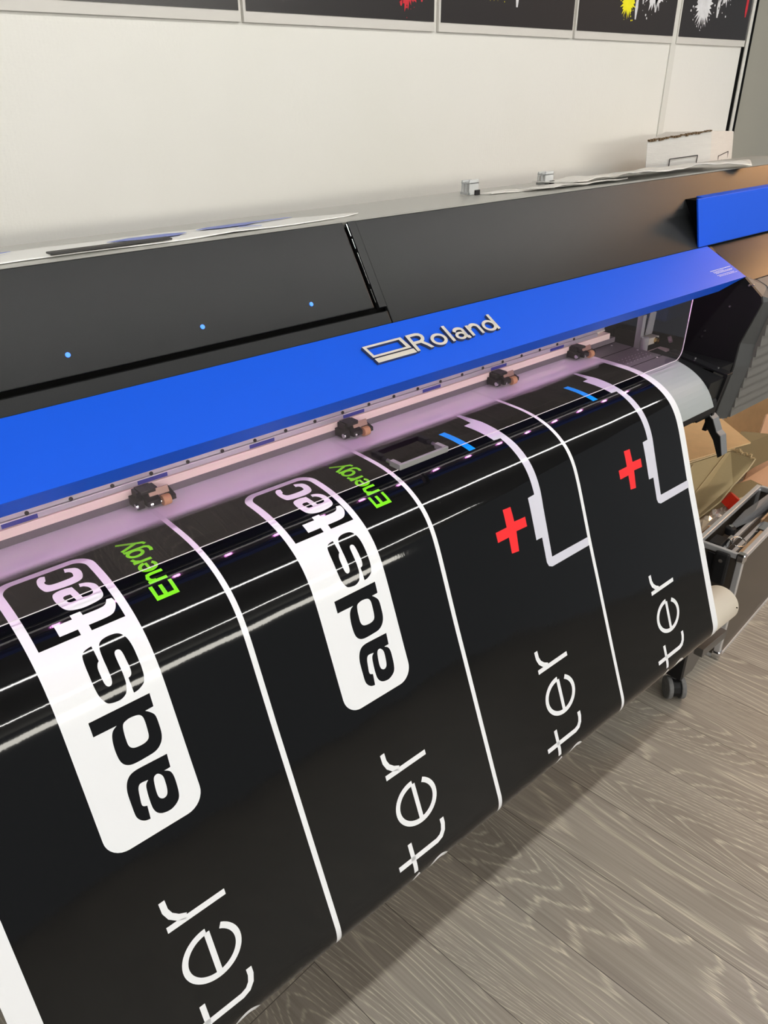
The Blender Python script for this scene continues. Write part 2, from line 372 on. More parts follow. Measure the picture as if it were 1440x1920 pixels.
# aluminium corner profile with two dark grooves
struct(MB().box((3.4555, YW+0.001, 0), (3.5345, 1.9, 2.75)).build('trim_2', M['black_gap']))
struct(MB().box((3.480, YW-0.006, 0), (3.502, YW+0.0005, 2.75)).build('trim_3', M['trim'], bevel=0.002))

# ------------------------------------------------------------------ ceiling lights
for i, (x0, x1, y, z, st) in enumerate(TUBES):
    t = thing('ceiling_light', ['long white linear ceiling light directly above the front of the printer',
                                'long white linear ceiling light farther back in the room behind the viewer'][i], 'ceiling light', ((x0+x1)/2, y, 2.75))
    MB().box((x0-0.02, y-0.05, z+0.012), (x1+0.02, y+0.05, 2.75)).build('housing', M['lamp_house'], t, bevel=0.004)
    MB().box((x0, y-0.028, z-0.012), (x1, y+0.028, z+0.012)).build('diffuser', M['lamp' if i == 0 else 'lamp_rear'], t, bevel=0.006)
# long glowing shop window far behind the viewer
win = MB().box((-2.6, -5.36, 1.95), (5.0, -5.32, 2.28)).build('window_1', mat('bright_window', (0.5, 0.5, 0.5), 0.4, emis=(1.0, 0.96, 0.86), estr=18.0))
struct(win)
# warm spot lamp hanging off to the right
wl = thing('spot_lamp', 'warm orange spot lamp hanging at the right of the room', 'lamp', WARM_POS)
wp = Vector(WARM_POS); wd = (Vector(WARM_AIM)-wp).normalized()
MB().cyl(wp-wd*0.16, wp-wd*0.02, 0.035, 24, r1=0.065, caps=False).build('lamp_shade', M['black_matte'], wl)
MB().cyl(wp-wd*0.155, Vector((wp.x-wd.x*0.155, wp.y-wd.y*0.155, 2.75)), 0.008, 12).build('suspension_rod', M['black_matte'], wl)
sl = bpy.data.lights.new('spot', 'SPOT'); sl.energy = WARM_POWER; sl.color = (1.0, 0.52, 0.22); sl.spot_size = math.radians(84); sl.spot_blend = 0.8; sl.shadow_soft_size = 0.30
so = bpy.data.objects.new('spot', sl); COL.objects.link(so); so.location = wp; so.rotation_euler = wd.to_track_quat('-Z', 'Y').to_euler()

# ------------------------------------------------------------------ sheet profile (y, z) and helpers
def catmull(P, n=10):
    out = []; P = [Vector(p) for p in P]
    for i in range(len(P)-1):
        p0, p1, p2, p3 = P[max(i-1, 0)], P[i], P[i+1], P[min(i+2, len(P)-1)]
        for k in range(n):
            t = k/n
            out.append(0.5*((2*p1)+(p2-p0)*t+(2*p0-5*p1+4*p2-p3)*t*t+(3*p1-p0-3*p2+p3)*t**3))
    out.append(P[-1]); return out
CTRL = [(1.10,1.043),(1.015,1.042),(.934,1.041),(.89,1.0395),(.858,1.035),(.828,1.0265),(.801,1.013),(.778,.995),(.760,.971),(.746,.942),(.734,.912),(.717,.868),(.697,.816),(.675,.762),(.634,.660),(.600,.576),(.574,.512)]
prof = [tuple(p) for p in catmull(CTRL, 8)]
TY, TZ, TR = 0.617, 0.495, 0.046
a0 = math.atan2(prof[-1][1]-TZ, prof[-1][0]-TY)
if a0 < 0: a0 += 2*math.pi
for k in range(50):
    t = a0 + 0.12 + (4.48)*k/49
    prof.append((TY+TR*math.cos(t), TZ+TR*math.sin(t)))
arc = [0.0]
for i in range(1, len(prof)): arc.append(arc[-1] + math.hypot(prof[i][0]-prof[i-1][0], prof[i][1]-prof[i-1][1]))
SEND = arc[-1]
def raw(s):
    s = min(max(s, 0), SEND)
    lo, hi = 0, len(arc)-1
    while hi-lo > 1:
        mid = (lo+hi)//2
        if arc[mid] <= s: lo = mid
        else: hi = mid
    t = (s-arc[lo])/max(arc[hi]-arc[lo], 1e-9)
    return (prof[lo][0]*(1-t)+prof[hi][0]*t, prof[lo][1]*(1-t)+prof[hi][1]*t)
TABN = 1100
tab = []
for i in range(TABN+1):
    s = SEND*i/TABN; acc = [0, 0]; wt = 0
    sg = 0.011 if s < 0.80 else 0.004
    for j in range(-6, 7):
        w = math.exp(-0.5*(j/3)**2); p = raw(s + j*sg/3)
        if s + j*sg/3 < 0 or s + j*sg/3 > SEND: continue
        acc[0] += p[0]*w; acc[1] += p[1]*w; wt += w
    tab.append((acc[0]/wt, acc[1]/wt))
def P(s):
    u = min(max(s/SEND*TABN, 0), TABN-1e-6); i = int(u); t = u-i
    return (tab[i][0]*(1-t)+tab[i+1][0]*t, tab[i][1]*(1-t)+tab[i+1][1]*t)
def NRM(s):
    a, b2 = P(max(s-0.004, 0)), P(min(s+0.004, SEND)); ty, tz = b2[0]-a[0], b2[1]-a[1]; l = math.hypot(ty, tz)
    return (tz/l, -ty/l)
def wrap(x, s, off):
    p = P(s); n = NRM(s); return (x, p[0]+n[0]*off, p[1]+n[1]*off)

cuts = []
s = 0.0
while s < SEND:
    cuts.append(s)
    s += 0.02 if s < 0.14 else (0.004 if s < 0.46 else (0.02 if s < 0.82 else 0.003))
cuts.append(SEND)

class Sheet:
    def __init__(z): z.v = []; z.f = []; z.mi = []; z.s = []; z.uv = []
    def quad(z, x0, x1, s0, s1, off, mi):
        o = len(z.v)
        for x, s in ((x0, s0), (x1, s0), (x1, s1), (x0, s1)): z.v.append(wrap(x, s, off)); z.s.append(s); z.uv.append((x, s))
        z.f.append((o+3, o+2, o+1, o)); z.mi.append(mi)
    def strip(z, x0, x1, s0, s1, off, mi):
        cs = [s0]+[c for c in cuts if s0 < c < s1]+[s1]
        for a, b2 in zip(cs, cs[1:]): z.quad(x0, x1, a, b2, off, mi)
    def tris(z, loops, off, mi):
        """loops: outer + holes in (x, s)"""
        flat = [p for L in loops for p in L]
        tr = tessellate_polygon([[Vector((p[0], p[1], 0)) for p in L] for L in loops])
        z.polys(flat, tr, off, mi)
    def polys(z, pts, faces, off, mi):
        bm = bmesh.new(); vs = [bm.verts.new((p[0], p[1], 0)) for p in pts]
        for t in faces:
            try: bm.faces.new([vs[i] for i in t])
            except ValueError: pass
        s0 = min(p[1] for p in pts); s1 = max(p[1] for p in pts)
        for c in cuts:
            if s0 < c < s1:
                bmesh.ops.bisect_plane(bm, geom=bm.verts[:]+bm.edges[:]+bm.faces[:], plane_co=(0, c, 0), plane_no=(0, 1, 0), dist=1e-6)
        bm.verts.index_update(); o = len(z.v)
        for v in bm.verts: z.v.append(wrap(v.co.x, v.co.y, off)); z.s.append(v.co.y); z.uv.append((v.co.x, v.co.y))
        for f in bm.faces:
            ix = [v.index+o for v in f.verts]
            a, b2, c = (Vector(z.v[i]) for i in ix[:3]); n = NRM(z.s[ix[0]])
            if (b2-a).cross(c-a).dot(Vector((0, n[0], n[1]))) < 0: ix.reverse()
            z.f.append(tuple(ix)); z.mi.append(mi)
        bm.free()
    def stroke(z, pts, w, off, mi, dx=0.0, closed=False):
        pts = [Vector((p[0]+dx, p[1])) for p in pts]; n = len(pts); L = []; Rr = []
        for i, p in enumerate(pts):
            if closed: a, c = pts[(i-1) % n], pts[(i+1) % n]
            else: a, c = pts[max(i-1, 0)], pts[min(i+1, n-1)]
            d1 = (p-a).normalized() if (p-a).length > 0 else None; d2 = (c-p).normalized() if (c-p).length > 0 else None
            d = ((d1 or d2)+(d2 or d1)).normalized(); nn = Vector((-d.y, d.x))
            k = 1.0/max(0.5, abs(nn.dot(Vector((-(d1 or d2).y, (d1 or d2).x)))))
            L.append(p+nn*w/2*k); Rr.append(p-nn*w/2*k)
        q = [(v.x, v.y) for v in L+Rr]; m_ = n if closed else n-1
        z.polys(q, [(i, (i+1) % n, n+(i+1) % n, n+i) for i in range(m_)], off, mi)

def parse(t, dx=0.0):
    """trace text -> smooth closed loop; points ending in c are corners"""
    pts = []
    for w in t.split():
        c = w.endswith('c'); a, b2 = w.rstrip('c').split(','); pts.append((float(a)+dx, float(b2), c))
    n = len(pts); st = next((i for i, p in enumerate(pts) if p[2]), None)
    out = []
    if st is None:
        for i in range(n):
            p0, p1, p2, p3 = (Vector(pts[(i+k-1) % n][:2]) for k in range(4))
            for k in range(5):
                t_ = k/5; out.append(tuple(0.5*((2*p1)+(p2-p0)*t_+(2*p0-5*p1+4*p2-p3)*t_*t_+(3*p1-p0-3*p2+p3)*t_**3)))
        return out
    pts = pts[st:]+pts[:st]+[pts[st]]; i = 0
    while i < n:
        j = i+1
        while not pts[j][2]: j += 1
        if j == i+1: out.append(tuple(pts[i][:2]))
        else: out += [tuple(p) for p in catmull([p[:2] for p in pts[i:j+1]], 5)[:-1]]
        i = j
    return out

GA='0.2584,0.4832c 0.2573,0.5016c 0.2486,0.5018c 0.2553,0.5068 0.2579,0.5168 0.2569,0.5378 0.2528,0.5477 0.2420,0.5533 0.2307,0.5521 0.2242,0.5476 0.2210,0.5402 0.2204,0.5292 0.2211,0.5144 0.2227,0.5064 0.2268,0.5021c 0.2191,0.5012 0.2148,0.5023 0.2121,0.5075 0.2105,0.5185 0.2098,0.5271 0.2115,0.5305 0.2156,0.5322c 0.2141,0.5500c 0.2075,0.5486 0.2020,0.5441 0.1988,0.5368 0.1984,0.5215 0.1988,0.5038 0.2019,0.4923 0.2076,0.4853 0.2155,0.4826 0.2267,0.4824c'
GAh='0.2409,0.5018 0.2449,0.5075 0.2454,0.5170 0.2442,0.5285 0.2413,0.5337 0.2363,0.5345 0.2322,0.5304 0.2313,0.5222 0.2323,0.5106 0.2338,0.5040 0.2368,0.5012'
GD='0.2624,0.3997c 0.2618,0.4177c 0.2505,0.4182c 0.2562,0.4232 0.2604,0.4298 0.2611,0.4428 0.2600,0.4572 0.2554,0.4667 0.2470,0.4724 0.2338,0.4738 0.2183,0.4738 0.2096,0.4712 0.2042,0.4649 0.2021,0.4549 0.2020,0.4410 0.2039,0.4291 0.2075,0.4224 0.2132,0.4187c 0.1840,0.4186c 0.1840,0.4000c'
GDh='0.2408,0.4189 0.2450,0.4231 0.2461,0.4303 0.2457,0.4419 0.2447,0.4502 0.2416,0.4544 0.2354,0.4562 0.2271,0.4559 0.2215,0.4538 0.2184,0.4488 0.2179,0.4398 0.2186,0.4285 0.2204,0.4215 0.2243,0.4186 0.2316,0.4174'
GS='0.2451,0.3905c 0.2451,0.3705c 0.2493,0.3684 0.2511,0.3621 0.2507,0.3493 0.2500,0.3384 0.2479,0.3338 0.2437,0.3333 0.2410,0.3370 0.2406,0.3474 0.2409,0.3601 0.2404,0.3739 0.2382,0.3827 0.2347,0.3881 0.2268,0.3912 0.2152,0.3897 0.2101,0.3854 0.2061,0.3764 0.2045,0.3646 0.2042,0.3521 0.2045,0.3357 0.2059,0.3251 0.2086,0.3199 0.2139,0.3174 0.2207,0.3163c 0.2209,0.3366c 0.2183,0.3395 0.2163,0.3455 0.2163,0.3579 0.2172,0.3659 0.2203,0.3699 0.2243,0.3688 0.2263,0.3628 0.2265,0.3490 0.2265,0.3350 0.2279,0.3228 0.2318,0.3158 0.2399,0.3129 0.2506,0.3131 0.2574,0.3161 0.2621,0.3237 0.2642,0.3357 0.2645,0.3530 0.2641,0.3698 0.2619,0.3816 0.2574,0.3866 0.2507,0.3897'
GT='0.1940,0.2727c 0.2164,0.2727c 0.2164,0.2660c 0.2295,0.2660c 0.2300,0.2727c 0.2518,0.2727 0.2603,0.2701 0.2645,0.2638c 0.2712,0.2649c 0.2718,0.2736 0.2668,0.2832 0.2571,0.2885 0.2300,0.2892c 0.2300,0.2990c 0.2164,0.2990c 0.2164,0.2892c 0.1940,0.2892c'
GE='0.2482,0.2197c 0.2576,0.2229 0.2648,0.2308 0.2665,0.2423 0.2651,0.2539 0.2602,0.2591 0.2489,0.2617 0.2337,0.2622 0.2201,0.2584 0.2141,0.2505 0.2113,0.2359 0.2125,0.2246 0.2174,0.2199 0.2274,0.2186 0.2388,0.2206c 0.2421,0.2456c 0.2500,0.2466 0.2555,0.2451 0.2572,0.2396 0.2558,0.2328 0.2512,0.2277 0.2470,0.2265c'
GEh='0.2318,0.2330c 0.2338,0.2467c 0.2256,0.2460 0.2232,0.2418 0.2217,0.2352 0.2251,0.2323'
GC='0.2460,0.1768c 0.2587,0.1832 0.2619,0.1944 0.2592,0.2069 0.2537,0.2131 0.2425,0.2156 0.2263,0.2151 0.2118,0.2125 0.2075,0.2057 0.2063,0.1933 0.2090,0.1814 0.2147,0.1758 0.2206,0.1778c 0.2177,0.1886c 0.2153,0.1907 0.2155,0.1957 0.2202,0.2006 0.2339,0.2019 0.2476,0.2010 0.2503,0.1973 0.2508,0.1915 0.2482,0.1872 0.2440,0.1858c'
GEN='0.3238,0.2956c 0.3232,0.2718c 0.3284,0.2718c 0.3284,0.2893c 0.3358,0.2898c 0.3358,0.2742c 0.3410,0.2742c 0.3415,0.2897c 0.3508,0.2897c 0.3508,0.2715c 0.3558,0.2715c 0.3558,0.2956c'

def rrect(x0, x1, s0, s1, r, corners=(1, 1, 1, 1), n=8):
    out = []
    for k, (cx, cs, a) in enumerate(((x1-r, s1-r, 0), (x0+r, s1-r, 90), (x0+r, s0+r, 180), (x1-r, s0+r, 270))):
        if corners[k]:
            for i in range(n+1):
                t = math.radians(a+90*i/n); out.append((cx+r*math.cos(t), cs+r*math.sin(t)))
        else:
            out.append([(x1, s1), (x0, s1), (x0, s0), (x1, s0)][k])
    return out
def arcp(cx, cs, rx, rs, a0, a1, n=24):
    return [(cx+rx*math.cos(math.radians(a0+(a1-a0)*i/n)), cs+rs*math.sin(math.radians(a0+(a1-a0)*i/n))) for i in range(n+1)]

WHITE, INKF, BLACK, GREEN, CYAN, RED, LILAC = range(7)
E1, E2, E3 = 0.00010, 0.00020, 0.00030
sh = Sheet()
XL, XR = -0.003, 1.523
LINES = [(0.404, 0.4125), (0.7635, 0.772), (1.137, 1.1455)]
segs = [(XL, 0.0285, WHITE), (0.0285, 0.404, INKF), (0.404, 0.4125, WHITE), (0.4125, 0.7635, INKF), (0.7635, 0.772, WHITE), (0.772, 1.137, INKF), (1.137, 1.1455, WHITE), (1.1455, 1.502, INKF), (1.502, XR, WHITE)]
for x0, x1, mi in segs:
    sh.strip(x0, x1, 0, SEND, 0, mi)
for x0, x1, mi in segs[:1]+segs[-1:]: pass
# underside of the sheet
for a, b2 in zip(cuts, cuts[1:]):
    o = len(sh.v)
    for x, s in ((XL, a), (XL, b2), (XR, b2), (XR, a)): sh.v.append(wrap(x, s, -0.0004)); sh.s.append(-1-s); sh.uv.append((x, 0.0))
    sh.f.append((o+3, o+2, o+1, o)); sh.mi.append(WHITE)

for dx in (0.0, 0.370):       # the two panels with the rounded wordmark
    sh.tris([rrect(0.1535+dx, 0.2845+dx, 0.1615, 0.5715, 0.026)], E1, WHITE)
    sh.tris([rrect(0.1655+dx, 0.2735+dx, 0.1715, 0.2975, 0.017, (0, 0, 1, 1))], E2, BLACK)
    sh.tris([parse(GA, dx), parse(GAh, dx)], E2, BLACK)
    sh.tris([parse(GD, dx), parse(GDh, dx)], E2, BLACK)
    sh.tris([parse(GS, dx)], E2, BLACK)
    sh.tris([parse(GT, dx)], E3, WHITE)
    sh.tris([parse(GE, dx), parse(GEh, dx)], E3, WHITE)
    sh.tris([parse(GC, dx)], E3, WHITE)
    # green word: E by outline, the rest in even strokes
    d = dx-0.0055 if dx == 0 else dx-0.0015
    sh.tris([parse(GEN, d)], E1, GREEN)
    w = 0.0050; bx = 0.3535; tx = 0.3285
    # n
    sh.stroke([(tx-0.001, 0.2655), (bx, 0.2655)], w, E1, GREEN, d)
    sh.stroke([(tx+0.010, 0.2645), (tx+0.0035, 0.2625), (tx+0.0015, 0.2575), (tx+0.0035, 0.2525), (tx+0.009, 0.2515), (bx, 0.2515)], w, E1, GREEN, d)
    # e
    sh.stroke(arcp((bx+tx)/2+0.0005, 0.2360, 0.0115, 0.0085, -35, -325+60, 22)[::-1] if False else arcp((bx+tx)/2+0.0005, 0.2360, 0.0115, 0.0085, 310, 0-90+90, 30), w, E1, GREEN, d) if False else None
    cx = (bx+tx)/2+0.0003
    sh.stroke(arcp(cx, 0.2365, 0.0110, 0.0080, -50, -50+360-0, 30)[6:] if False else arcp(cx, 0.2365, 0.0110, 0.0080, -45+0, 270, 30)[0:30], w, E1, GREEN, d)
    sh.stroke([(cx, 0.2445), (cx, 0.2285)], w*0.8, E1, GREEN, d)
    # r
    sh.stroke([(tx-0.001, 0.2225), (bx, 0.2225)], w, E1, GREEN, d)
    sh.stroke([(tx+0.008, 0.2215), (tx+0.003, 0.2185), (tx+0.001, 0.2125)], w, E1, GREEN, d)
    # g
    sh.stroke(arcp(cx-0.001, 0.2015, 0.0105, 0.0075, 0, 360, 28)[:-1], w, E1, GREEN, d, closed=True)
    sh.stroke([(tx-0.001, 0.1925), (bx+0.004, 0.1925), (bx+0.0085, 0.1955), (bx+0.0095, 0.2010), (bx+0.0080, 0.2070)], w, E1, GREEN, d)
    # y
    sh.stroke([(tx-0.001, 0.1875), (bx-0.001, 0.1775)], w, E1, GREEN, d)
    sh.stroke([(tx-0.001, 0.1665), (bx, 0.1785), (bx+0.007, 0.1815), (bx+0.0090, 0.1860)], w, E1, GREEN, d)

for i, dx in enumerate((0.0, 0.370, 0.740, 1.113)):   # the word part that ends in -ster, thin strokes
    w = 0.0085
    sh.stroke([(0.1870, 0.6975), (0.2710, 0.6975)], w, E1, WHITE, dx)
    sh.stroke([(0.2150, 0.6950), (0.2050, 0.6900), (0.1965, 0.6820), (0.1925, 0.6720), (0.1920, 0.6580)], w, E1, WHITE, dx)
    cx, cs = 0.2300, 0.7640
    ring = arcp(cx, cs, 0.0385, 0.0330, -58, 270-2, 46)
    sh.stroke(ring+[(cx+0.0005, 0.7310)], w, E1, WHITE, dx)
    sh.stroke([(cx+0.0012, 0.7330), (cx+0.0012, 0.7955)], w*0.95, E1, WHITE, dx)
    sh.stroke([(0.1650, 0.8480), (0.2480, 0.8480), (0.2580, 0.8450), (0.2645, 0.8380), (0.2675, 0.8280), (0.2675, 0.8180)], w, E1, WHITE, dx)
    sh.stroke([(0.1955, 0.8200), (0.1955, 0.8730)], w*0.95, E1, WHITE, dx)
    S_ = catmull([(0.2040, 0.8830), (0.1950, 0.8900), (0.1915, 0.9020), (0.1960, 0.9150), (0.2080, 0.9190), (0.2200, 0.9130), (0.2280, 0.9000), (0.2380, 0.8860), (0.2520, 0.8820), (0.2640, 0.8900), (0.2680, 0.9040), (0.2640, 0.9180), (0.2540, 0.9260)], 5)
    sh.stroke([tuple(p) for p in S_], w, E1, WHITE, dx)

for dx in (0.0, 0.368):       # the two panels with a plus sign and a battery outline
    sh.tris([[(x+dx, s) for x, s in ((0.9305, 0.386), (0.9505, 0.387), (0.9515, 0.4145), (0.9805, 0.4155), (0.9805, 0.4335), (0.9515, 0.4325), (0.9475, 0.4685), (0.9290, 0.4665), (0.9300, 0.4365), (0.9015, 0.4365), (0.9015, 0.4180), (0.9300, 0.4180))]], E1, RED)
    sh.tris([[(x+dx, s) for x, s in ((0.931, 0.188), (0.946, 0.188), (0.953, 0.261), (0.937, 0.261))]], E1, CYAN)
    r = 0.014
    outer = [(1.0185, 0.148), (1.0150, 0.189), (0.9955, 0.191), (1.0035, 0.259), (1.0205, 0.260), (1.0165, 0.3855), (0.9985, 0.3865), (0.9965, 0.4660), (1.0125, 0.4665), (1.0115, 0.5150), (1.0150, 0.5235), (1.0235, 0.5275), (1.1370, 0.5275)]
    inner = [(1.1370, 0.5110), (1.0285, 0.5100), (1.0320, 0.4150), (1.0345, 0.3860), (1.0375, 0.2890), (1.0350, 0.1980), (1.0270, 0.1500)]
    sh.tris([[(x+dx, s) for x, s in outer+inner]], E1, LILAC)

me = bpy.data.meshes.new('vinyl_sheet')
me.from_pydata(sh.v, [], sh.f)
for k in ('white_ink', 'ink_front', 'ink_black', 'green', 'cyan', 'red_print', 'lilac'): me.materials.append(M[k])
for p, mi in zip(me.polygons, sh.mi): p.material_index = mi; p.use_smooth = True
uvl = me.uv_layers.new(name='UVMap')
for lp in me.loops: uvl.data[lp.index].uv = sh.uv[lp.vertex_index]
nr = []
for s in sh.s:
    n = NRM(s) if s >= 0 else NRM(-1-s); k = 1 if s >= 0 else -1
    nr.append((0, n[0]*k, n[1]*k))
me.normals_split_custom_set_from_vertices(nr)
vin = bpy.data.objects.new('vinyl_sheet', me); COL.objects.link(vin)
tag(vin, 'glossy black printed vinyl sheet curving down the front of the printer', 'vinyl sheet')

# take-up tube the sheet winds onto
tt = thing('take_up_tube', 'pale cardboard take-up tube holding the lower end of the black vinyl', 'tube', (0.8, TY, TZ-0.045))
MB().hollow((-0.30, TY, TZ), (1.625, TY, TZ), 0.0445, 0.040).build('tube_wall', M['tube'], tt, smooth=False)
for p in bpy.data.objects['tube_wall'].data.polygons: p.use_smooth = abs(p.normal.x) < 0.5
MB().cyl((1.600, TY, TZ), (1.606, TY, TZ), 0.040, 40).build('end_plug', M['black_matte'], tt)
MB().cyl((1.614, TY-0.0425, TZ+0.0125), (1.614, TY-0.0455, TZ+0.0130), 0.0014, 10).build('pin_hole', M['black_gap'], tt)

# ------------------------------------------------------------------ the printer
pr = thing('large_format_printer', 'wide blue and charcoal large format printer standing along the white wall', 'printer', (1.0, 0.95, 0))
X0, X1 = -0.75, 2.75
FY, FZ = 0.83, 1.202        # fold of the blue front
BY, BZ = 0.928, 1.260       # upper edge of the blue front
KY, KZ = 1.022, 1.408       # upper front edge of the charcoal cover
def pl(y0, z0, y1, z1, t0, t1, off):
    """points at fractions t0,t1 of a sloped line, pushed off along the outward normal"""
    dy, dz = y1-y0, z1-z0; L = math.hypot(dy, dz); ny, nz = -dz/L, dy/L
    return (y0+dy*t0+ny*off, z0+dz*t0+nz*off), (y0+dy*t1+ny*off, z0+dz*t1+nz*off)
def slab(name, x0, x1, t0, t1, off, th, material, line=(BY, BZ, KY, KZ), bevel=0.0015, xa=None, parent=pr):
    a, b2 = pl(*line, t0, t1, off); c, d = pl(*line, t0, t1, off-th)
    m_ = MB().prism_x([a, b2, d, c], x0, x1)
    return m_.build(name, material, parent, bevel=bevel)
# inner body behind the sloped covers
MB().prism_x([(BY+0.012, BZ-0.004), (KY+0.006, KZ-0.012), (1.29, 1.374), (1.29, 1.16), (1.06, 1.16), (1.05, 1.20)], X0, X1-0.02).build('inner_body', M['black_gap'], pr)
# deck behind the cover top, lower
MB().box((X0, 1.292, 1.14), (X1, 1.66, 1.30)).build('rear_deck', M['black_cover'], pr, bevel=0.003)
# fixed charcoal front: lower strip and right part (face below the door gap t~0.14)
slab('lower_strip', X0, 0.832, 0.0, 0.125, 0.0, 0.008, M['black_cover'])
slab('front_cover', 0.834, X1, 0.0, 0.992, 0.0, 0.008, M['black_cover'])
slab('cover_edge', 0.8185, 0.8338, 0.165, 0.992, 0.0, 0.008, M['black_cover'], bevel=0)
# hinged door on the left with its gap
door = slab('access_door', X0, 0.8085, 0.172, 0.992, 0.0, 0.008, M['black_cover'])
for t in (0.06, 0.14, 0.30, 0.50, 0.80):
    pass
mm = MB()
for t0, t1, xx in ((0.86, 0.975, 0.8165), (0.74, 0.83, 0.8165), (0.40, 0.70, 0.8172), (0.22, 0.35, 0.8160)):
    a, b2 = pl(BY, BZ, KY, KZ, t0, t1, -0.002)
    mm.path([(xx, *a), (xx, *b2)], 0.0008, 8)
mm.build('edge_strip', M['chrome'], door)
for x in (0.320, 0.508, 0.694):
    a, b2 = pl(BY, BZ, KY, KZ, 0.322, 0.322, 0.0005)
    d_ = Vector((0, -(KZ-BZ), KY-BY)).normalized()
    MB().cyl(Vector((x, *a))-d_*0.004, Vector((x, *a))+d_*0.0006, 0.0032, 16).build('indicator_light', M['led_blue'], door)
# top deck
MB().prism_x([(KY-0.0008, KZ-0.001), (KY+0.006, KZ), (1.300, 1.386), (1.300, 1.372), (KY+0.01, KZ-0.012)], X0, X1).build('top_cover', M['top_grey'], pr, bevel=0.001)

# blue front cover: sloped face, lip, right end cut on a slant
th = 0.004
bl = MB()
def bface(x0, x1t, x1f, off):
    L = math.hypot(BY-FY, BZ-FZ); ny, nz = -(BZ-FZ)/L, (BY-FY)/L
    return [(x0, FY+ny*off, FZ+nz*off), (x1f, FY+ny*off, FZ+nz*off), (x1t, BY+ny*off, BZ+nz*off), (x0, BY+ny*off, BZ+nz*off)]
lipz = 1.1803
o = 0.0
outer_v = bface(X0, 1.834, 1.855, 0.0)
v = [Vector(p) for p in outer_v] + [Vector((x, y, z)) - Vector((0, -0.5, 0.86))*th for x, y, z in outer_v]
bl.add(v, [(0,1,2,3), (7,6,5,4), (1,5,6,2), (2,6,7,3), (3,7,4,0)])
lip = [(X0, FY, FZ), (1.855, FY, FZ), (1.800, FY+0.007, 1.1900), (1.760, FY+0.013, lipz), (X0, FY+0.013, lipz)]
v = [Vector(p) for p in lip] + [Vector(p)+Vector((0, th, -0.0005)) for p in lip]
bl.add(v, [(0,1,2,3,4), (9,8,7,6,5), (1,6,7,2), (2,7,8,3), (3,8,9,4), (4,9,5,0)])
bc = bl.build('blue_front_cover', M['blue'], pr)
# small unreadable white print near the right end of the blue cover
def bpt(x, t, off=0.0004):
    L = math.hypot(BY-FY, BZ-FZ); dy, dz = (BY-FY)/L, (BZ-FZ)/L
    return Vector((x, FY+dy*t-dz*off, FZ+dz*t+dy*off))
mm = MB()
rr = random.Random(3)
for t, xa, xb, h in ((0.0405, 1.746, 1.838, 0.0018), (0.0365, 1.752, 1.800, 0.0012), (0.0335, 1.754, 1.838, 0.0014), (0.0305, 1.757, 1.832, 0.0014), (0.0245, 1.755, 1.833, 0.0012), (0.0210, 1.760, 1.842, 0.0012)):
    x = xa
    while x < xb:
        l = min(rr.uniform(0.003, 0.009), xb-x)
        mm.add([bpt(x, t-h/2), bpt(x+l, t-h/2), bpt(x+l, t+h/2), bpt(x, t+h/2)], [(0, 1, 2, 3)])
        x += l+0.0012
mm.build('safety_text', M['white_ink'], bc)
# raised blue hatch at the right, standing almost upright in front of the charcoal cover
rh = MB().prism_x([(0.926, 1.262), (0.939, 1.3685), (0.944, 1.3685), (0.931, 1.262)], 1.792, X1-0.05)
rh.prism_x([(0.939, 1.3687), (0.960, 1.3705), (0.960, 1.3675), (0.9445, 1.3650)], 1.80, X1-0.05)
for v in rh.v:
    if v.x < 1.795: v.x -= 0.020*(v.z-1.262)/0.107
rh.build('raised_blue_hatch', M['blue'], pr, bevel=0.0012)
MB().prism_x([(0.945, 1.262), (0.957, 1.360), (1.0, 1.360), (0.95, 1.262)], 1.81, X1-0.06).build('hatch_recess', M['black_gap'], pr)
# charcoal slope continuing to the right of the blue cover
MB().prism_x([(0.822, 1.193), (0.930, 1.257), (0.96, 1.257), (0.96, 1.16), (0.822, 1.186)], 1.852, X1-0.02).build('end_slope', M['black_cover'], pr, bevel=0.001)
q = MB().prism_x([(0.928, 1.2575), (0.95, 1.2575), (0.95, 1.23), (0.885, 1.226)], 1.832, 1.853).build('slope_filler', M['black_cover'], pr)
# right end housing: black inner plate, chamfer, fluted front
plate = [(0.830, 1.200), (0.783, 1.164), (0.778, 1.150), (0.810, 1.046), (0.812, 0.986), (0.834, 0.843), (0.95, 0.843), (0.95, 1.20)]
hp = MB().prism_x(plate, 1.850, 1.858).build('side_plate', M['black_matte'], pr)
def along(a, b2, t): return (a[0]*(1-t)+b2[0]*t, a[1]*(1-t)+b2[1]*t)
wide = [(0.842, 1.198), (0.796, 1.178), (0.770, 1.150), (0.792, 1.040), (0.794, 0.985), (0.820, 0.838), (0.95, 0.838), (0.95, 1.198)]
MB().prism_x(plate, 1.8585, 1.900, wide).build('housing_chamfer', M['chamfer'], pr)
fl = [(0.842, 1.198), (0.796, 1.178), (0.766, 1.150)]
nt_ = 11
for i in range(nt_):
    a = along((0.768, 1.146), (0.820, 0.842), i/nt_); c = along((0.768, 1.146), (0.820, 0.842), (i+1)/nt_)
    fl += [(a[0]-0.0015, a[1]), (c[0]-0.0075, c[1]+0.0012), (c[0]-0.0015, c[1])]
fl += [(0.823, 0.838), (0.95, 0.838), (0.95, 1.198)]
MB().prism_x(fl, 1.9005, X1).build('fluted_housing', M['flute'], pr)
MB().prism_x([(0.846, 1.2005), (0.796, 1.1800), (0.765, 1.1525), (0.765, 1.1495), (0.796, 1.1775), (0.846, 1.1978)], 1.8995, X1).build('housing_top', M['flute'], pr)
# screws on the side plate
for y, z in ((0.815, 1.185), (0.806, 1.187), (0.90, 1.06), (0.905, 1.045), (0.85, 1.13)):
    MB().cyl((1.846, y, z), (1.850, y, z), 0.0022, 12).build('plate_screw', M['steel'], hp)

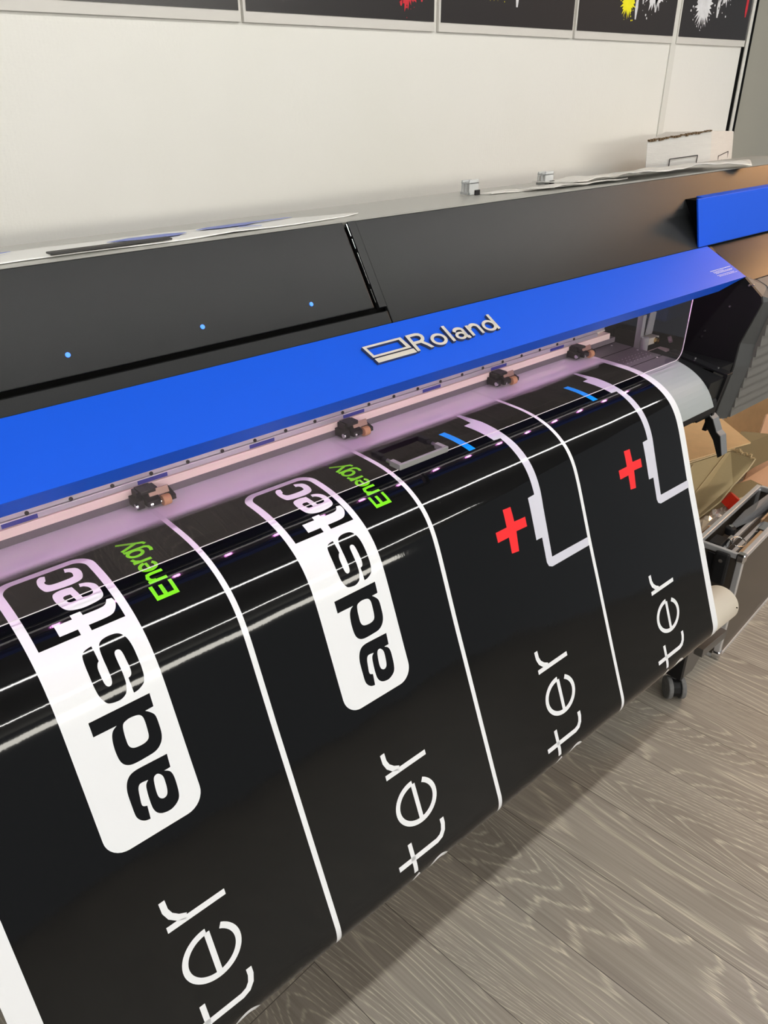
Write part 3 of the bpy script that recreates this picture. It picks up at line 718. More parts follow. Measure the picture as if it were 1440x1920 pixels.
# platen and apron under the sheet
ap = []
ss = [0.235+0.008*i for i in range(12)]
AP = []
for s in [0.0, 0.06, 0.12, 0.18, 0.215]+[0.235+0.0125*i for i in range(14)]:
    if s > 0.395: break
    p = P(s); n = NRM(s); AP.append((p[0]-n[0]*0.0025, p[1]-n[1]*0.0025))
AI = [(p[0]+0.006, p[1]-0.006) for p in AP]
AP_flat = [p for p in AP if p[0] > 0.862]; AP_cur = [p for p in AP if p[0] <= 0.885]
MB().prism_x([(1.10, 1.0385), (0.862, 1.0325), (0.862, 1.020), (1.10, 1.020)], X0, 1.672).build('platen', M['platen'], pr)
MB().prism_x(AP_cur+[(p[0]+0.006, p[1]-0.006) for p in AP_cur][::-1], X0, 1.662).build('front_apron', M['apron'], pr)
plat = bpy.data.objects['platen']
# platen seams and suction holes at the uncovered right end
mm = MB()
for yy in (0.905, 0.985, 1.035):
    mm = MB()
    z_ = 1.0325+(yy-0.862)*0.0252+0.0001
    mm.add([(1.530, yy, z_), (1.672, yy, z_), (1.672, yy+0.0025, z_+0.0001), (1.530, yy+0.0025, z_+0.0001)], [(0,1,2,3)]); mm.build('platen_seam', M['black_gap'], plat)

mm = MB()
for r_ in range(3):
    for c_ in range(8):
        x = 1.558+c_*0.0135; y = 0.925+r_*0.012; z_ = 1.0325+(y-0.862)*0.0252
        MB().cyl((x, y, z_-0.001), (x, y, z_+0.0004), 0.0011, 8).build('suction_hole', M['alu'], plat)
for c_ in range(7):
    x = 1.60+c_*0.012; y = 1.052; z_ = 1.0325+(y-0.862)*0.0252
    MB().cyl((x, y, z_-0.001), (x, y, z_+0.0004), 0.0011, 8).build('suction_hole', M['alu'], plat)

for x, y in ((1.648, 0.905), (1.640, 1.025), (1.590, 1.040), (1.66, 0.965)):
    z_ = 1.0325+(y-0.862)*0.0252
    MB().cyl((x, y, z_), (x, y, z_+0.0012), 0.0024, 14).build('platen_screw', M['alu'], plat)
# black ledge and inner panels between apron and housing
ledge = MB().prism_x([(0.766, 1.008), (0.92, 1.030), (0.92, 1.024), (0.766, 1.002)], 1.728, 1.753).build('ledge', M['black_cover'], pr, bevel=0.001)
for y in (0.80, 0.86):
    MB().cyl((1.745, y, 1.005+(y-.762)*.158), (1.745, y, 1.0085+(y-.762)*.158), 0.003, 12).build('ledge_screw', M['steel'], ledge)
MB().prism_x([(0.95, 1.03), (0.772, 1.00), (0.786, 0.90), (0.95, 0.90)], 1.664, 1.7245).build('inner_panel', M['black_cover'], pr)
MB().prism_x([(0.766, 1.004), (0.776, 1.004), (0.800, 0.860), (0.790, 0.860)], 1.728, 1.7385).build('upright_rail', M['black_matte'], pr)
MB().prism_x([(0.812, 1.000), (0.95, 1.000), (0.95, 0.85), (0.836, 0.86)], 1.7535, 1.849).build('corner_block', M['black_matte'], pr)
# body below the cover (mostly hidden by the sheet)
MB().prism_x([(0.872, 1.020), (1.28, 1.020), (1.28, 0.84), (0.90, 0.84)], X0+0.02, 1.662).build('lower_body', M['black_matte'], pr)
# curved black catch under the apron and the grey lever
cat = MB()
pts = [(0.7755, 0.946), (0.772, 0.930), (0.775, 0.916), (0.786, 0.906), (0.80, 0.902)]
cat.prism_x(pts+[(y+0.012, z+0.012) for y, z in pts][::-1], 1.50, 1.72)
cat.build('apron_catch', M['black_matte'], pr)
LV = [(0.800, 0.912), (0.791, 0.879), (0.764, 0.847), (0.744, 0.807), (0.7365, 0.814), (0.7495, 0.860), (0.761, 0.868), (0.776, 0.896)]
lev = MB().prism_x(LV, 1.7205, 1.724).build('clamp_lever', M['lever_dark'], pr)
LF = [(0.744, 0.807), (0.7365, 0.814), (0.7495, 0.860), (0.761, 0.868), (0.776, 0.896), (0.781, 0.896), (0.766, 0.866), (0.754, 0.858), (0.742, 0.815)]
MB().prism_x(LV, 1.7245, 1.752).build('lever_face', M['lever'], lev, bevel=0.001)

# rail stack behind the sheet
YR = 1.028
rail_x1 = 1.60
rs = MB().box((X0, YR, 1.0425), (1.655, 1.09, 1.0545)).build('rail_base', M['strip'], pr)
MB().box((X0, YR-0.001, 1.0550), (rail_x1+0.03, 1.09, 1.0690)).build('guide_rail', M['beige'], pr, bevel=0.0006)
al = MB().box((X0, YR+0.001, 1.0700), (rail_x1-0.02, 1.09, 1.0785)).build('scale_rail', M['alu'], pr, bevel=0.0004)
ur = MB().box((X0, YR+0.004, 1.0792), (rail_x1+0.01, 1.09, 1.098)).build('upper_rail', M['alu'], pr, bevel=0.0005)
for i in range(-2, 7):
    c = 0.2330+0.1985*i
    MB().box((c-0.0245, YR+0.0004, 1.0708), (c+0.0245, YR+0.003, 1.0772)).build('blue_label', M['label_blue'], al)
for i in range(-3, 21):
    x = 0.245+0.0622*i
    MB().cyl((x, YR+0.0045, 1.0815), (x, YR+0.0025, 1.0815), 0.0030, 14).build('rail_screw', M['black_matte'], ur)
# pinch rollers
def pinch(x):
    g = bpy.data.objects.new('pinch_roller', None); COL.objects.link(g); g.location = (x, 1.0, 1.045)
    g.parent = pr; g.matrix_parent_inverse = parent_world(pr).inverted()
    m_ = MB()
    m_.box((x-0.038, 1.008, 1.048), (x-0.004, 1.027, 1.0695)); m_.box((x-0.044, 0.998, 1.046), (x-0.032, 1.027, 1.060))
    m_.prism_x([(0.990, 1.049), (0.990, 1.058), (1.012, 1.066), (1.012, 1.048)], x-0.030, x-0.009)
    m_.prism_x([(0.990, 1.049), (0.990, 1.057), (1.016, 1.064), (1.016, 1.050)], x+0.008, x+0.016)
    m_.box((x-0.034, 1.001, 1.066), (x-0.010, 1.026, 1.0715))
    m_.build('bracket', M['black_matte'], g, bevel=0.001)
    MB().box((x-0.022, 1.0005, 1.0592), (x+0.010, 1.003, 1.0705), Matrix.Rotation(math.radians(-22), 3, 'X')).build('brown_tab', M['brown_tab'], g, bevel=0.0006)
    MB().cyl((x-0.0065, 0.9935, 1.0520), (x+0.0065, 0.9935, 1.0520), 0.0085, 28).build('rubber_roller', M['tan_rubber'], g, bevel=0.0008)
    MB().cyl((x-0.022, 0.9935, 1.0520), (x+0.016, 0.9935, 1.0520), 0.0028, 14).build('shaft', M['chrome'], g)
    MB().cyl((x-0.026, 0.9935, 1.0520), (x-0.022, 0.9935, 1.0520), 0.0042, 14).build('shaft_cap', M['chrome'], g)
    MB().cyl((x-0.046, 1.000, 1.0525), (x-0.043, 1.000, 1.0525), 0.0042, 14).build('bracket_screw', M['chrome'], g)
    return g
for x in (0.432, 0.826, 1.232, 1.505): pinch(x)

# clear acrylic cover under the blue lip: straight sheet with a rounded lower right corner
YA, ZB = 0.8465, 1.0437
ar = 0.026
def acr(x1, r, z0, z1, inset=0.0):
    out = [(X0, z1), (X0, z0+inset)]
    for i in range(9):
        t = math.radians(-90+90*i/8); out.append((x1-inset-r+r*math.cos(t), z0+inset+r+r*math.sin(t)))
    out.append((x1-inset+0.004, z1)); return out
po = acr(1.652, ar, ZB, 1.186)
n_ = len(po); v = [(x, YA, z) for x, z in po]+[(x, YA+0.003, z) for x, z in po]
ac = link_mesh('clear_cover', v, [tuple(range(n_))], M['acrylic'], pr)
eb = MB()
for i in range(1, n_-1):
    a, b2 = po[i], po[i+1]
    eb.add([(a[0], YA-0.0002, a[1]), (b2[0], YA-0.0002, b2[1]), (b2[0], YA+0.0022, b2[1]), (a[0], YA+0.0022, a[1])], [(0, 1, 2, 3)])
    d = (Vector((b2[0], 0, b2[1]))-Vector((a[0], 0, a[1]))).normalized(); nn = Vector((-d.z, 0, d.x))*0.0011
    eb.add([(a[0], YA-0.0002, a[1]), (b2[0], YA-0.0002, b2[1]), Vector((b2[0], YA-0.0002, b2[1]))+nn, Vector((a[0], YA-0.0002, a[1]))+nn], [(0, 1, 2, 3)])
eb.build('cover_edge', M['acrylic_edge'], ac)
# grey U-shaped handle on the clear cover
hd = MB()
hd.box((0.7440, 0.8115, 1.0645), (0.8530, 0.8165, 1.0740)); hd.box((0.7440, 0.8168, 1.0645), (0.7525, 0.8365, 1.0740)); hd.box((0.8445, 0.8168, 1.0645), (0.8530, 0.8365, 1.0740))
hn = hd.build('cover_handle', M['handle'], pr, bevel=0.0006)
for x in (0.748, 0.849): MB().cyl((x, 0.8368, 1.0692), (x, 0.8460, 1.0692), 0.0032, 14).build('handle_standoff', M['steel'], hn)
# row of magenta lamps under the cover, just behind the lip
ls = MB().box((X0, 0.864, 1.1795), (1.72, 0.878, 1.1835)).build('lamp_strip', M['alu'], pr)
for i in range(18):
    x = 0.04+0.0935*i
    MB().box((x-0.005, 0.8665, 1.1765), (x+0.005, 0.8755, 1.1793)).build('magenta_lamp', M['led_pink'], ls)
MB().box((X0, 0.884, 1.1925), (1.72, 0.890, 1.1965)).build('white_strip_lamp', mat('white_strip_lamp', (0.9, 0.9, 0.9), 0.4, emis=(1.0, 0.95, 0.88), estr=4.0), ls)
# inside of the cover
MB().prism_x([(0.858, 1.194), (0.925, 1.236), (1.045, 1.236), (1.045, 1.228), (0.93, 1.228), (0.860, 1.188)], X0, 1.845).build('cover_lining', M['navy_carriage'], pr)
MB().box((X0, 1.05, 1.10), (1.60, 1.058, 1.227)).build('beam', M['black_matte'], pr)
# parking bay at the right, seen through the clear cover
bay = MB().box((1.66, 1.21, 0.96), (2.60, 1.22, 1.228)).build('bay_back', M['bay_grey'], pr)
MB().box((1.69, 0.955, 0.95), (2.60, 1.209, 0.985)).build('bay_floor', M['black_matte'], pr)
MB().prism_x([(1.10, 1.038), (1.20, 1.03), (1.20, 1.22), (1.19, 1.22), (1.10, 1.05)], 1.56, 1.655).build('bay_wedge', M['bay_grey'], pr)
comb = MB().box((1.600, 1.045, 1.048), (1.612, 1.060, 1.078))
for k in range(3): comb.box((1.6125, 1.045, 1.050+k*0.010), (1.634, 1.052, 1.054+k*0.010))
comb.build('white_comb', M['bone'], pr, bevel=0.0008)
cl = MB().box((1.775, 1.03, 0.990), (1.790, 1.045, 1.085)); cl.cyl((1.782, 1.02, 0.99), (1.782, 1.02, 1.03), 0.010, 20)
cl.build('clear_post', M['clip_clear'], pr)
MB().plate([(1.80, 1.03, 1.03), (1.83, 1.03, 1.03), (1.835, 1.03, 1.085), (1.81, 1.03, 1.09)], 0.003).build('clear_flag', M['clip_clear'], pr)
MB().box((1.795, 1.02, 1.005), (1.850, 1.05, 1.022)).build('wiper_bracket', M['bone'], pr, bevel=0.001)
MB().hollow((1.835, 1.012, 1.013), (1.835, 1.022, 1.013), 0.0085, 0.0045, 24).build('brass_ring', M['brass'], pr)
pk = MB().cyl((1.90, 1.02, 1.000), (1.905, 1.012, 1.004), 0.009, 20).build('pink_knob', M['pink_knob'], pr, bevel=0.002)
MB().box((1.795, 1.055, 0.986), (2.03, 1.12, 1.035)).build('capping_station', M['black_matte'], pr, bevel=0.004)
MB().box((1.80, 0.99, 0.9855), (1.86, 1.018, 0.992)).build('pale_tray', M['pink_knob'], pr, bevel=0.001)
ca = MB(); ca.box((1.915, 1.045, 1.037), (2.08, 1.20, 1.115)).build('carriage', M['navy_carriage'], pr, bevel=0.010, seg=3)
MB().path([(1.93, 1.04, 1.11), (1.945, 1.03, 1.122), (1.96, 1.04, 1.108)], 0.004, 10).build('carriage_hose', M['bay_grey'], pr)
MB().cyl((1.955, 1.036, 1.108), (1.970, 1.036, 1.090), 0.005, 14).build('hose_fitting', M['bone'], pr)

# stand: crossbar, foot column, castor
MB().box((1.55, 0.600, 0.374), (1.667, 0.622, 0.398)).build('take_up_bar', M['dark_foot'], pr, bevel=0.001)
MB().box((1.57, 0.623, 0.380), (1.64, 0.90, 0.392)).build('bar_bracket', M['black_matte'], pr)
MB().prism_x([(0.735, 0.075), (0.86, 0.075), (1.05, 0.12), (1.05, 0.838), (0.955, 0.838), (0.955, 0.28), (0.735, 0.28)], 1.785, 1.7995).build('stand_leg', M['black_matte'], pr)
lg = MB(); lg.add([(1.800, 0.735, 0.075), (1.855, 0.735, 0.075), (1.885, 0.735, 0.105), (1.885, 0.735, 0.28), (1.800, 0.735, 0.28),
                   (1.800, 0.86, 0.075), (1.855, 0.86, 0.075), (1.885, 0.86, 0.105), (1.885, 0.86, 0.28), (1.800, 0.86, 0.28)],
                  [(0,1,2,3,4), (9,8,7,6,5), (0,5,6,1), (1,6,7,2), (2,7,8,3), (3,8,9,4), (4,9,5,0)])
lg.build('foot_column', M['dark_foot'], pr, bevel=0.002)  # brown-grey colour stands for the floor reflected in the black column
for cx_, cy_ in ((1.797, 0.752), (1.797, 1.18), (-0.55, 0.752)):
    g = bpy.data.objects.new('castor', None); COL.objects.link(g); g.location = (cx_, cy_, 0)
    g.parent = pr; g.matrix_parent_inverse = parent_world(pr).inverted()
    ax = Vector((0.75, -0.66, 0)); fw = Vector((0.66, 0.75, 0)); cc = Vector((cx_, cy_, 0.034))
    for sx_ in (-1, 1):
        MB().cyl(cc+ax*sx_*0.012, cc+ax*sx_*0.026, 0.034, 36).build('wheel', M['rubber'], g, bevel=0.003)
    MB().cyl(cc-ax*0.0118, cc+ax*0.0118, 0.028, 10).build('hub', M['black_matte'], g, bevel=0.001)
    MB().cyl(cc+fw*0.012+Vector((0, 0, 0.029)), cc+fw*0.012+Vector((0, 0, 0.0405)), 0.012, 16).build('stem', M['steel'], g)
MB().box((1.75, 1.10, 0.076), (1.86, 1.25, 0.839)).build('rear_leg', M['black_matte'], pr)
MB().box((-0.60, 0.70, 0.076), (-0.50, 1.25, 1.019)).build('left_leg', M['black_matte'], pr)

# raised emblem on the blue cover: bar mark and letters, extruded champagne metal
def emboss(name, loops, h, parent, mt_top, mt_side):
    flat = [p for L in loops for p in L]
    tr = tessellate_polygon([[Vector((p[0], p[1], 0)) for p in L] for L in loops])
    n0 = len(flat); v = [bpt(p[0], p[1], h) for p in flat]+[bpt(p[0], p[1], 0.0002) for p in flat]; f = [tuple(t) for t in tr]; k = len(f); o_ = 0
    for L in loops:
        n = len(L)
        for i in range(n): f.append((o_+i, o_+(i+1) % n, n0+o_+(i+1) % n, n0+o_+i))
        o_ += n
    me = bpy.data.meshes.new(name); me.from_pydata([tuple(p) for p in v], [], f); me.materials.append(mt_top); me.materials.append(mt_side)
    for i, p in enumerate(me.polygons): p.material_index = 0 if i < k else 1
    bm = bmesh.new(); bm.from_mesh(me); bmesh.ops.recalc_face_normals(bm, faces=bm.faces); 
    for f_ in bm.faces:
        if f_.material_index == 0 and f_.normal.z < 0: f_.normal_flip()
    bm.to_mesh(me); bm.free()
    ob = bpy.data.objects.new(name, me); COL.objects.link(ob); ob.parent = parent; ob.matrix_parent_inverse = parent_world(parent).inverted()
    return ob
def offs(pts, w):
    pts = [Vector(p) for p in pts]; L = []; Rr = []; n = len(pts)
    for i, p in enumerate(pts):
        a, c = pts[max(i-1, 0)], pts[min(i+1, n-1)]; d1 = (p-a); d2 = (c-p)
        d1 = d1.normalized() if d1.length > 0 else d2.normalized(); d2 = d2.normalized() if d2.length > 0 else d1
        d = (d1+d2).normalized(); nn = Vector((-d.y, d.x)); k = 1/max(0.6, abs(nn.dot(Vector((-d1.y, d1.x)))))
        L.append(tuple(p+nn*w/2*k)); Rr.append(tuple(p-nn*w/2*k))
    return L+Rr[::-1]
HE = 0.0055
em = emboss('emblem', [[(0.7440, 0.0530), (0.8240, 0.0530), (0.8190, 0.0780), (0.7390, 0.0780)], [(0.7485, 0.0570), (0.8155, 0.0570), (0.8125, 0.0740), (0.7455, 0.0740)][::-1]], HE, bc, M['badge'], M['badge_side'])
emboss('emblem_bar', [[(0.7460, 0.0415), (0.8270, 0.0415), (0.8255, 0.0505), (0.7445, 0.0505)]], HE, em, M['badge'], M['badge_side'])
b0, xh, cap = 0.0425, 0.0665, 0.0785; w = 0.0066
def L_(name, loops): return emboss(name, loops, HE, em, M['badge'], M['badge_side'])
sk = -0.06  # letters lean very slightly with the slope
X = 0.0
Rl = [(0.8290, b0), (0.8290, cap), (0.8500, cap), (0.8575, 0.0765), (0.8620, 0.0715), (0.8620, 0.0660), (0.8585, 0.0610), (0.8545, 0.0590), (0.8620, 0.0500), (0.8660, b0), (0.8590, b0), (0.8550, 0.0490), (0.8475, 0.0570), (0.8356, 0.0570), (0.8356, b0)]
Rh = [(0.8356, 0.0625), (0.8490, 0.0625), (0.8540, 0.0650), (0.8552, 0.0685), (0.8530, 0.0715), (0.8490, 0.0730), (0.8356, 0.0730)]
L_('letter', [Rl, Rh])
def ell(cx, ct, rx, rt, n=28): return [(cx+rx*math.cos(2*math.pi*i/n), ct+rt*math.sin(2*math.pi*i/n)) for i in range(n)]
L_('letter', [ell(0.8865, 0.0545, 0.0170, 0.0128), ell(0.8865, 0.0545, 0.0105, 0.0078)[::-1]])
L_('letter', [[(0.9100, b0), (0.9168, b0), (0.9168, cap), (0.9100, cap)]])
av = offs([tuple(p) for p in catmull([(0.9265, 0.0600), (0.9300, 0.0640), (0.9370, 0.0655), (0.9440, 0.0635), (0.9460, 0.0590), (0.9460, 0.0470), (0.9475, 0.0435), (0.9520, b0+0.0015)], 4)], w*0.92)
L_('letter', [av])
L_('letter', [ell(0.9345, 0.0500, 0.0118, 0.0085, 22), ell(0.9350, 0.0500, 0.0062, 0.0040, 22)[::-1]])
L_('letter', [[(0.9570, b0), (0.9636, b0), (0.9636, xh+0.0005), (0.9570, xh+0.0005)]])
L_('letter', [offs([tuple(p) for p in catmull([(0.9630, 0.0580), (0.9670, 0.0635), (0.9750, 0.0655), (0.9820, 0.0625), (0.9838, 0.0570), (0.9838, b0)], 4)], w*0.95)])
L_('letter', [ell(1.0085, 0.0545, 0.0160, 0.0128), ell(1.0085, 0.0545, 0.0098, 0.0078)[::-1]])
L_('letter', [[(1.0205, b0), (1.0270, b0), (1.0270, cap), (1.0205, cap)]])

# ------------------------------------------------------------------ things on top of the printer
def topz(y): return 1.408-(y-1.028)*0.0809+0.0004
def soft_sheet(name, outline, material, amp, label, cat, group=None, lift=0.0, seed=1, over=0.0, th=0.0012):
    """thin wavy sheet: outline given as lists of (x, y_front, y_back)"""
    rr = random.Random(seed); v = []; f = []; ny = 8
    ph = [rr.uniform(0, 6) for _ in range(4)]
    n = len(outline)
    for side in (0, 1):
        for i, (x, ya, yb) in enumerate(outline):
            for j in range(ny+1):
                y = ya+(yb-ya)*j/ny
                w_ = amp*(0.5+0.5*math.sin(x*17+ph[0]+y*9))*(0.5+0.5*math.sin(x*41+ph[1]-y*23))
                edge = amp*0.8*(0.5+0.5*math.sin(x*60+ph[2])) if j == 0 else 0
                z = topz(max(y, 1.03))+lift+w_+edge
                if y < 1.024: z -= (1.024-y)*0.5
                v.append((x, y, z+(th if side == 0 else 0)))
    m1 = n*(ny+1)
    for i in range(n-1):
        for j in range(ny):
            a = i*(ny+1)+j; q_ = (a, a+ny+1, a+ny+2, a+1)
            f.append(q_); f.append(tuple(k+m1 for k in q_[::-1]))
    rim = [i*(ny+1) for i in range(n)]+[(n-1)*(ny+1)+j for j in range(1, ny+1)]+[i*(ny+1)+ny for i in range(n-2, -1, -1)]+[j for j in range(ny-1, 0, -1)]
    for a, b2 in zip(rim, rim[1:]+rim[:1]): f.append((a, b2, b2+m1, a+m1))
    o = link_mesh(name, v, f, material, smooth=False)
    for p in o.data.polygons: p.use_smooth = abs(p.normal.z) > 0.6
    return tag(o, label, cat, group)
lf = [(-0.50+0.075*i, 1.045+0.004*math.sin(i*1.3), 1.215-0.002*i) for i in range(17)]+[(0.74, 1.050, 1.170), (0.80, 1.058, 1.155), (0.86, 1.075, 1.130), (0.90, 1.092, 1.112)]
ps = soft_sheet('printed_paper_sheet', lf, M['paper'], 0.0018, 'white paper sheet with faded blue shapes lying on the left top of the printer', 'paper sheet', seed=4)
# blue shapes printed on it
def ontop(pts, name, material, parent, dz=0.0030):
    v = [(x, y, topz(y)+dz) for x, y in pts]+[(x, y, topz(y)+dz-0.0004) for x, y in pts]; n = len(pts)
    tr = tessellate_polygon([[Vector((p[0], p[1], 0)) for p in pts]])
    f = [tuple(t) for t in tr]+[tuple(k+n for k in t[::-1]) for t in tr]+[(i, (i+1) % n, n+(i+1) % n, n+i) for i in range(n)]
    return link_mesh(name, v, f, material, parent)
ontop([(0.46, 1.120), (0.50, 1.098), (0.56, 1.098), (0.585, 1.118), (0.56, 1.135), (0.50, 1.138)], 'blue_patch', M['paper_blue'], ps, 0.0038)
ontop([(0.61, 1.135), (0.64, 1.120), (0.69, 1.120), (0.72, 1.140), (0.80, 1.148), (0.79, 1.154), (0.70, 1.156), (0.64, 1.153)], 'blue_patch', M['paper_blue'], ps, 0.0038)
ontop([(0.665, 1.100), (0.690, 1.075), (0.694, 1.078), (0.672, 1.106)], 'blue_patch', M['paper_blue'], ps, 0.0038)
ontop([(0.10, 1.150), (0.30, 1.140), (0.34, 1.160), (0.20, 1.175), (0.10, 1.172)], 'blue_patch', M['paper_blue'], ps, 0.0038)
st = MB().box((0.352, 1.040, topz(1.04)+0.0034), (0.522, 1.058, topz(1.04)+0.0062)).build('black_strip', mat('dull_black_strip', (0.018, 0.017, 0.016), 0.5), bevel=0.003)
tag(st, 'thin black flat strip lying on the white paper at the printer top edge', 'strip')
soft_sheet('film_offcut', [(1.285+0.03*i, 1.130-0.008*i, 1.190-0.003*i) for i in range(9)], M['film'], 0.003, 'narrow milky film offcut nearest the left clear clip on the printer top', 'film offcut', 'film offcuts on the printer', seed=5)
soft_sheet('film_offcut', [(1.36+0.035*i, 1.060-0.002*i+(0.03 if i == 0 else 0), 1.125-0.004*i) for i in range(9)], M['film'], 0.003, 'milky film offcut poking over the front edge of the printer top', 'film offcut', 'film offcuts on the printer', lift=0.004, seed=6)
soft_sheet('film_offcut', [(1.50+0.035*i, 1.075+0.001*i, 1.20-0.001*i) for i in range(18)]+[(2.15, 1.08, 1.18)], M['film'], 0.005, 'longest wrinkled milky film offcut in front of the white carton', 'film offcut', 'film offcuts on the printer', lift=0.007, seed=8)
soft_sheet('film_offcut', [(1.62+0.035*i, 1.022+0.004*math.sin(i), 1.09) for i in range(13)]+[(2.09, 1.006, 1.07), (2.13, 1.000, 1.055), (2.16, 1.02, 1.04)], M['film'], 0.004, 'milky film offcut hanging over the printer edge farthest right', 'film offcut', 'film offcuts on the printer', lift=0.0145, seed=9)
for i, (x, y) in enumerate(((1.262, 1.165), (1.515, 1.170))):
    zt = topz(y)
    c = thing('clear_clip', ['clear plastic clip with black foot, left one on the printer top', 'clear plastic clip with black foot, right one on the printer top'][i], 'clip', (x, y, zt), 'clear clips on the printer top')
    mm = MB(); rot = Matrix.Rotation(math.radians(-8), 3, 'Z')
    mm.box((x-0.006, y, zt+0.001), (x+0.022, y+0.003, zt+0.030)); mm.box((x-0.006, y+0.010, zt+0.001), (x+0.022, y+0.013, zt+0.026)); mm.box((x-0.006, y+0.020, zt+0.001), (x+0.022, y+0.023, zt+0.028)); mm.box((x-0.006, y, zt+0.001), (x-0.003, y+0.026, zt+0.006))
    mm.box((x-0.006, y, zt+0.022), (x+0.022, y+0.024, zt+0.0245))
    mm.build('clip_body', M['clip_clear'], c, bevel=0.0006)
    MB().box((x+0.009, y-0.004, zt+0.0002), (x+0.022, y-0.0005, zt+0.010)).build('clip_foot', M['black_matte'], c)

# ------------------------------------------------------------------ white carton behind the printer
zb_ = 1.3005
cq = {'A': (2.50, 1.49), 'B': (2.835, 1.50-0.02), 'C': (3.04, 1.515), 'D': (2.72, 1.645)}
bxv = [(2.505, 1.530, zb_), (2.790, 1.452, zb_), (3.075, 1.520, zb_), (2.80, 1.655, zb_),
       (2.495, 1.535, 1.432), (2.782, 1.470, 1.455), (3.060, 1.530, 1.442), (2.79, 1.65, 1.445)]
wb = thing('white_carton', 'battered white cardboard carton standing behind the printer at the wall', 'carton', (2.76, 1.55, zb_))
link_mesh('carton_body', bxv, [(0,3,2,1), (4,5,6,7), (0,1,5,4), (1,2,6,5), (2,3,7,6), (3,0,4,7)], M['white_box'], wb, bevel=0.003)
mm = MB(); rr = random.Random(5); pa, pb = Vector((2.500, 1.531, 1.4335)), Vector((2.780, 1.467, 1.4565))
for i in range(26):
    a = pa.lerp(pb, i/26); c = pa.lerp(pb, (i+0.9)/26); h = rr.uniform(0.001, 0.006)
    mm.box((a.x, a.y-0.003, a.z-h), (c.x, a.y+0.006, a.z+rr.uniform(0.001, 0.003)))
mm.build('torn_edge', M['carton_brown'], wb)
def frame_on(a, b2, z0, z1, t=0.0016):
    a = Vector(a); b2 = Vector(b2); mm = MB(); d = (b2-a).normalized()
    for p, q in (((a.x, a.y, z0), (a.x, a.y, z1)), ((a.x, a.y, z1), (b2.x, b2.y, z1+(b2.x-a.x)*0.06)), ((b2.x, b2.y, z1+(b2.x-a.x)*0.06), (b2.x, b2.y, z0))): mm.path([p, q], t, 6)
    return mm
fm = frame_on((2.600, 1.5045), (2.722, 1.4735), 1.335, 1.374); fm.add([(2.640, 1.492, 1.335), (2.652, 1.489, 1.335), (2.648, 1.490, 1.352)], [(0, 1, 2)])
fm.build('printed_mark', M['carton_line'], wb)
fm = frame_on((2.880, 1.4800), (3.005, 1.5100), 1.335, 1.370); fm.path([(2.925, 1.4895, 1.335), (2.925, 1.4895, 1.356)], 0.001, 6)
fm.build('printed_mark', M['carton_line'], wb)

# ------------------------------------------------------------------ posters on the wall
PX = [(0.0, 0.50), (0.535, 1.110), (1.131, 1.720), (1.748, 2.328), (2.353, 2.914), (2.957, 3.452)]
PL = ['black poster at the far left of the row', 'leftmost black poster, only its lower rim in view at the top of the photo', 'black poster with a red paint splash', 'black poster with thin white and yellow drips', 'black poster with a yellow splash beside grey drips', 'black poster with a big white splash and red drops']
def blot(mm, cx, cz, r, y, seed, spikes=26, drip=0.0):
    rr = random.Random(seed); pts = []
    for i in range(spikes*2):
        t = math.pi*i/spikes; k = rr.uniform(0.65, 0.95) if i % 2 == 0 else rr.uniform(0.9, 1.35)
        pts.append((cx+r*k*math.cos(t), cz+r*k*math.sin(t)*1.1))
    n = len(pts); o_ = len(mm.v)
    mm.add([(x, y, z) for x, z in pts]+[(cx, y, cz)], [(i, (i+1) % n, n) for i in range(n)])
    for i in range(spikes):
        t = rr.uniform(0, 2*math.pi); d = r*rr.uniform(1.1, 1.8); q = r*rr.uniform(0.02, 0.08); a, b2 = cx+d*math.cos(t), cz+d*math.sin(t)
        mm.add([(a+q*math.cos(u*1.05), y, b2+q*math.sin(u*1.05)) for u in range(6)], [tuple(range(6))])
def drip(mm, x, z0, z1, w_, y):
    n = 10; L = []; Rr = []
    for i in range(n+1):
        t = i/n; k = w_*(1-0.6*t) if t < 0.8 else w_*0.7*(1-(t-0.8)*3)
        L.append((x-k, y, z0+(z1-z0)*t)); Rr.append((x+k, y, z0+(z1-z0)*t))
    v = L+Rr[::-1]; mm.add(v, [tuple(range(len(v)))])
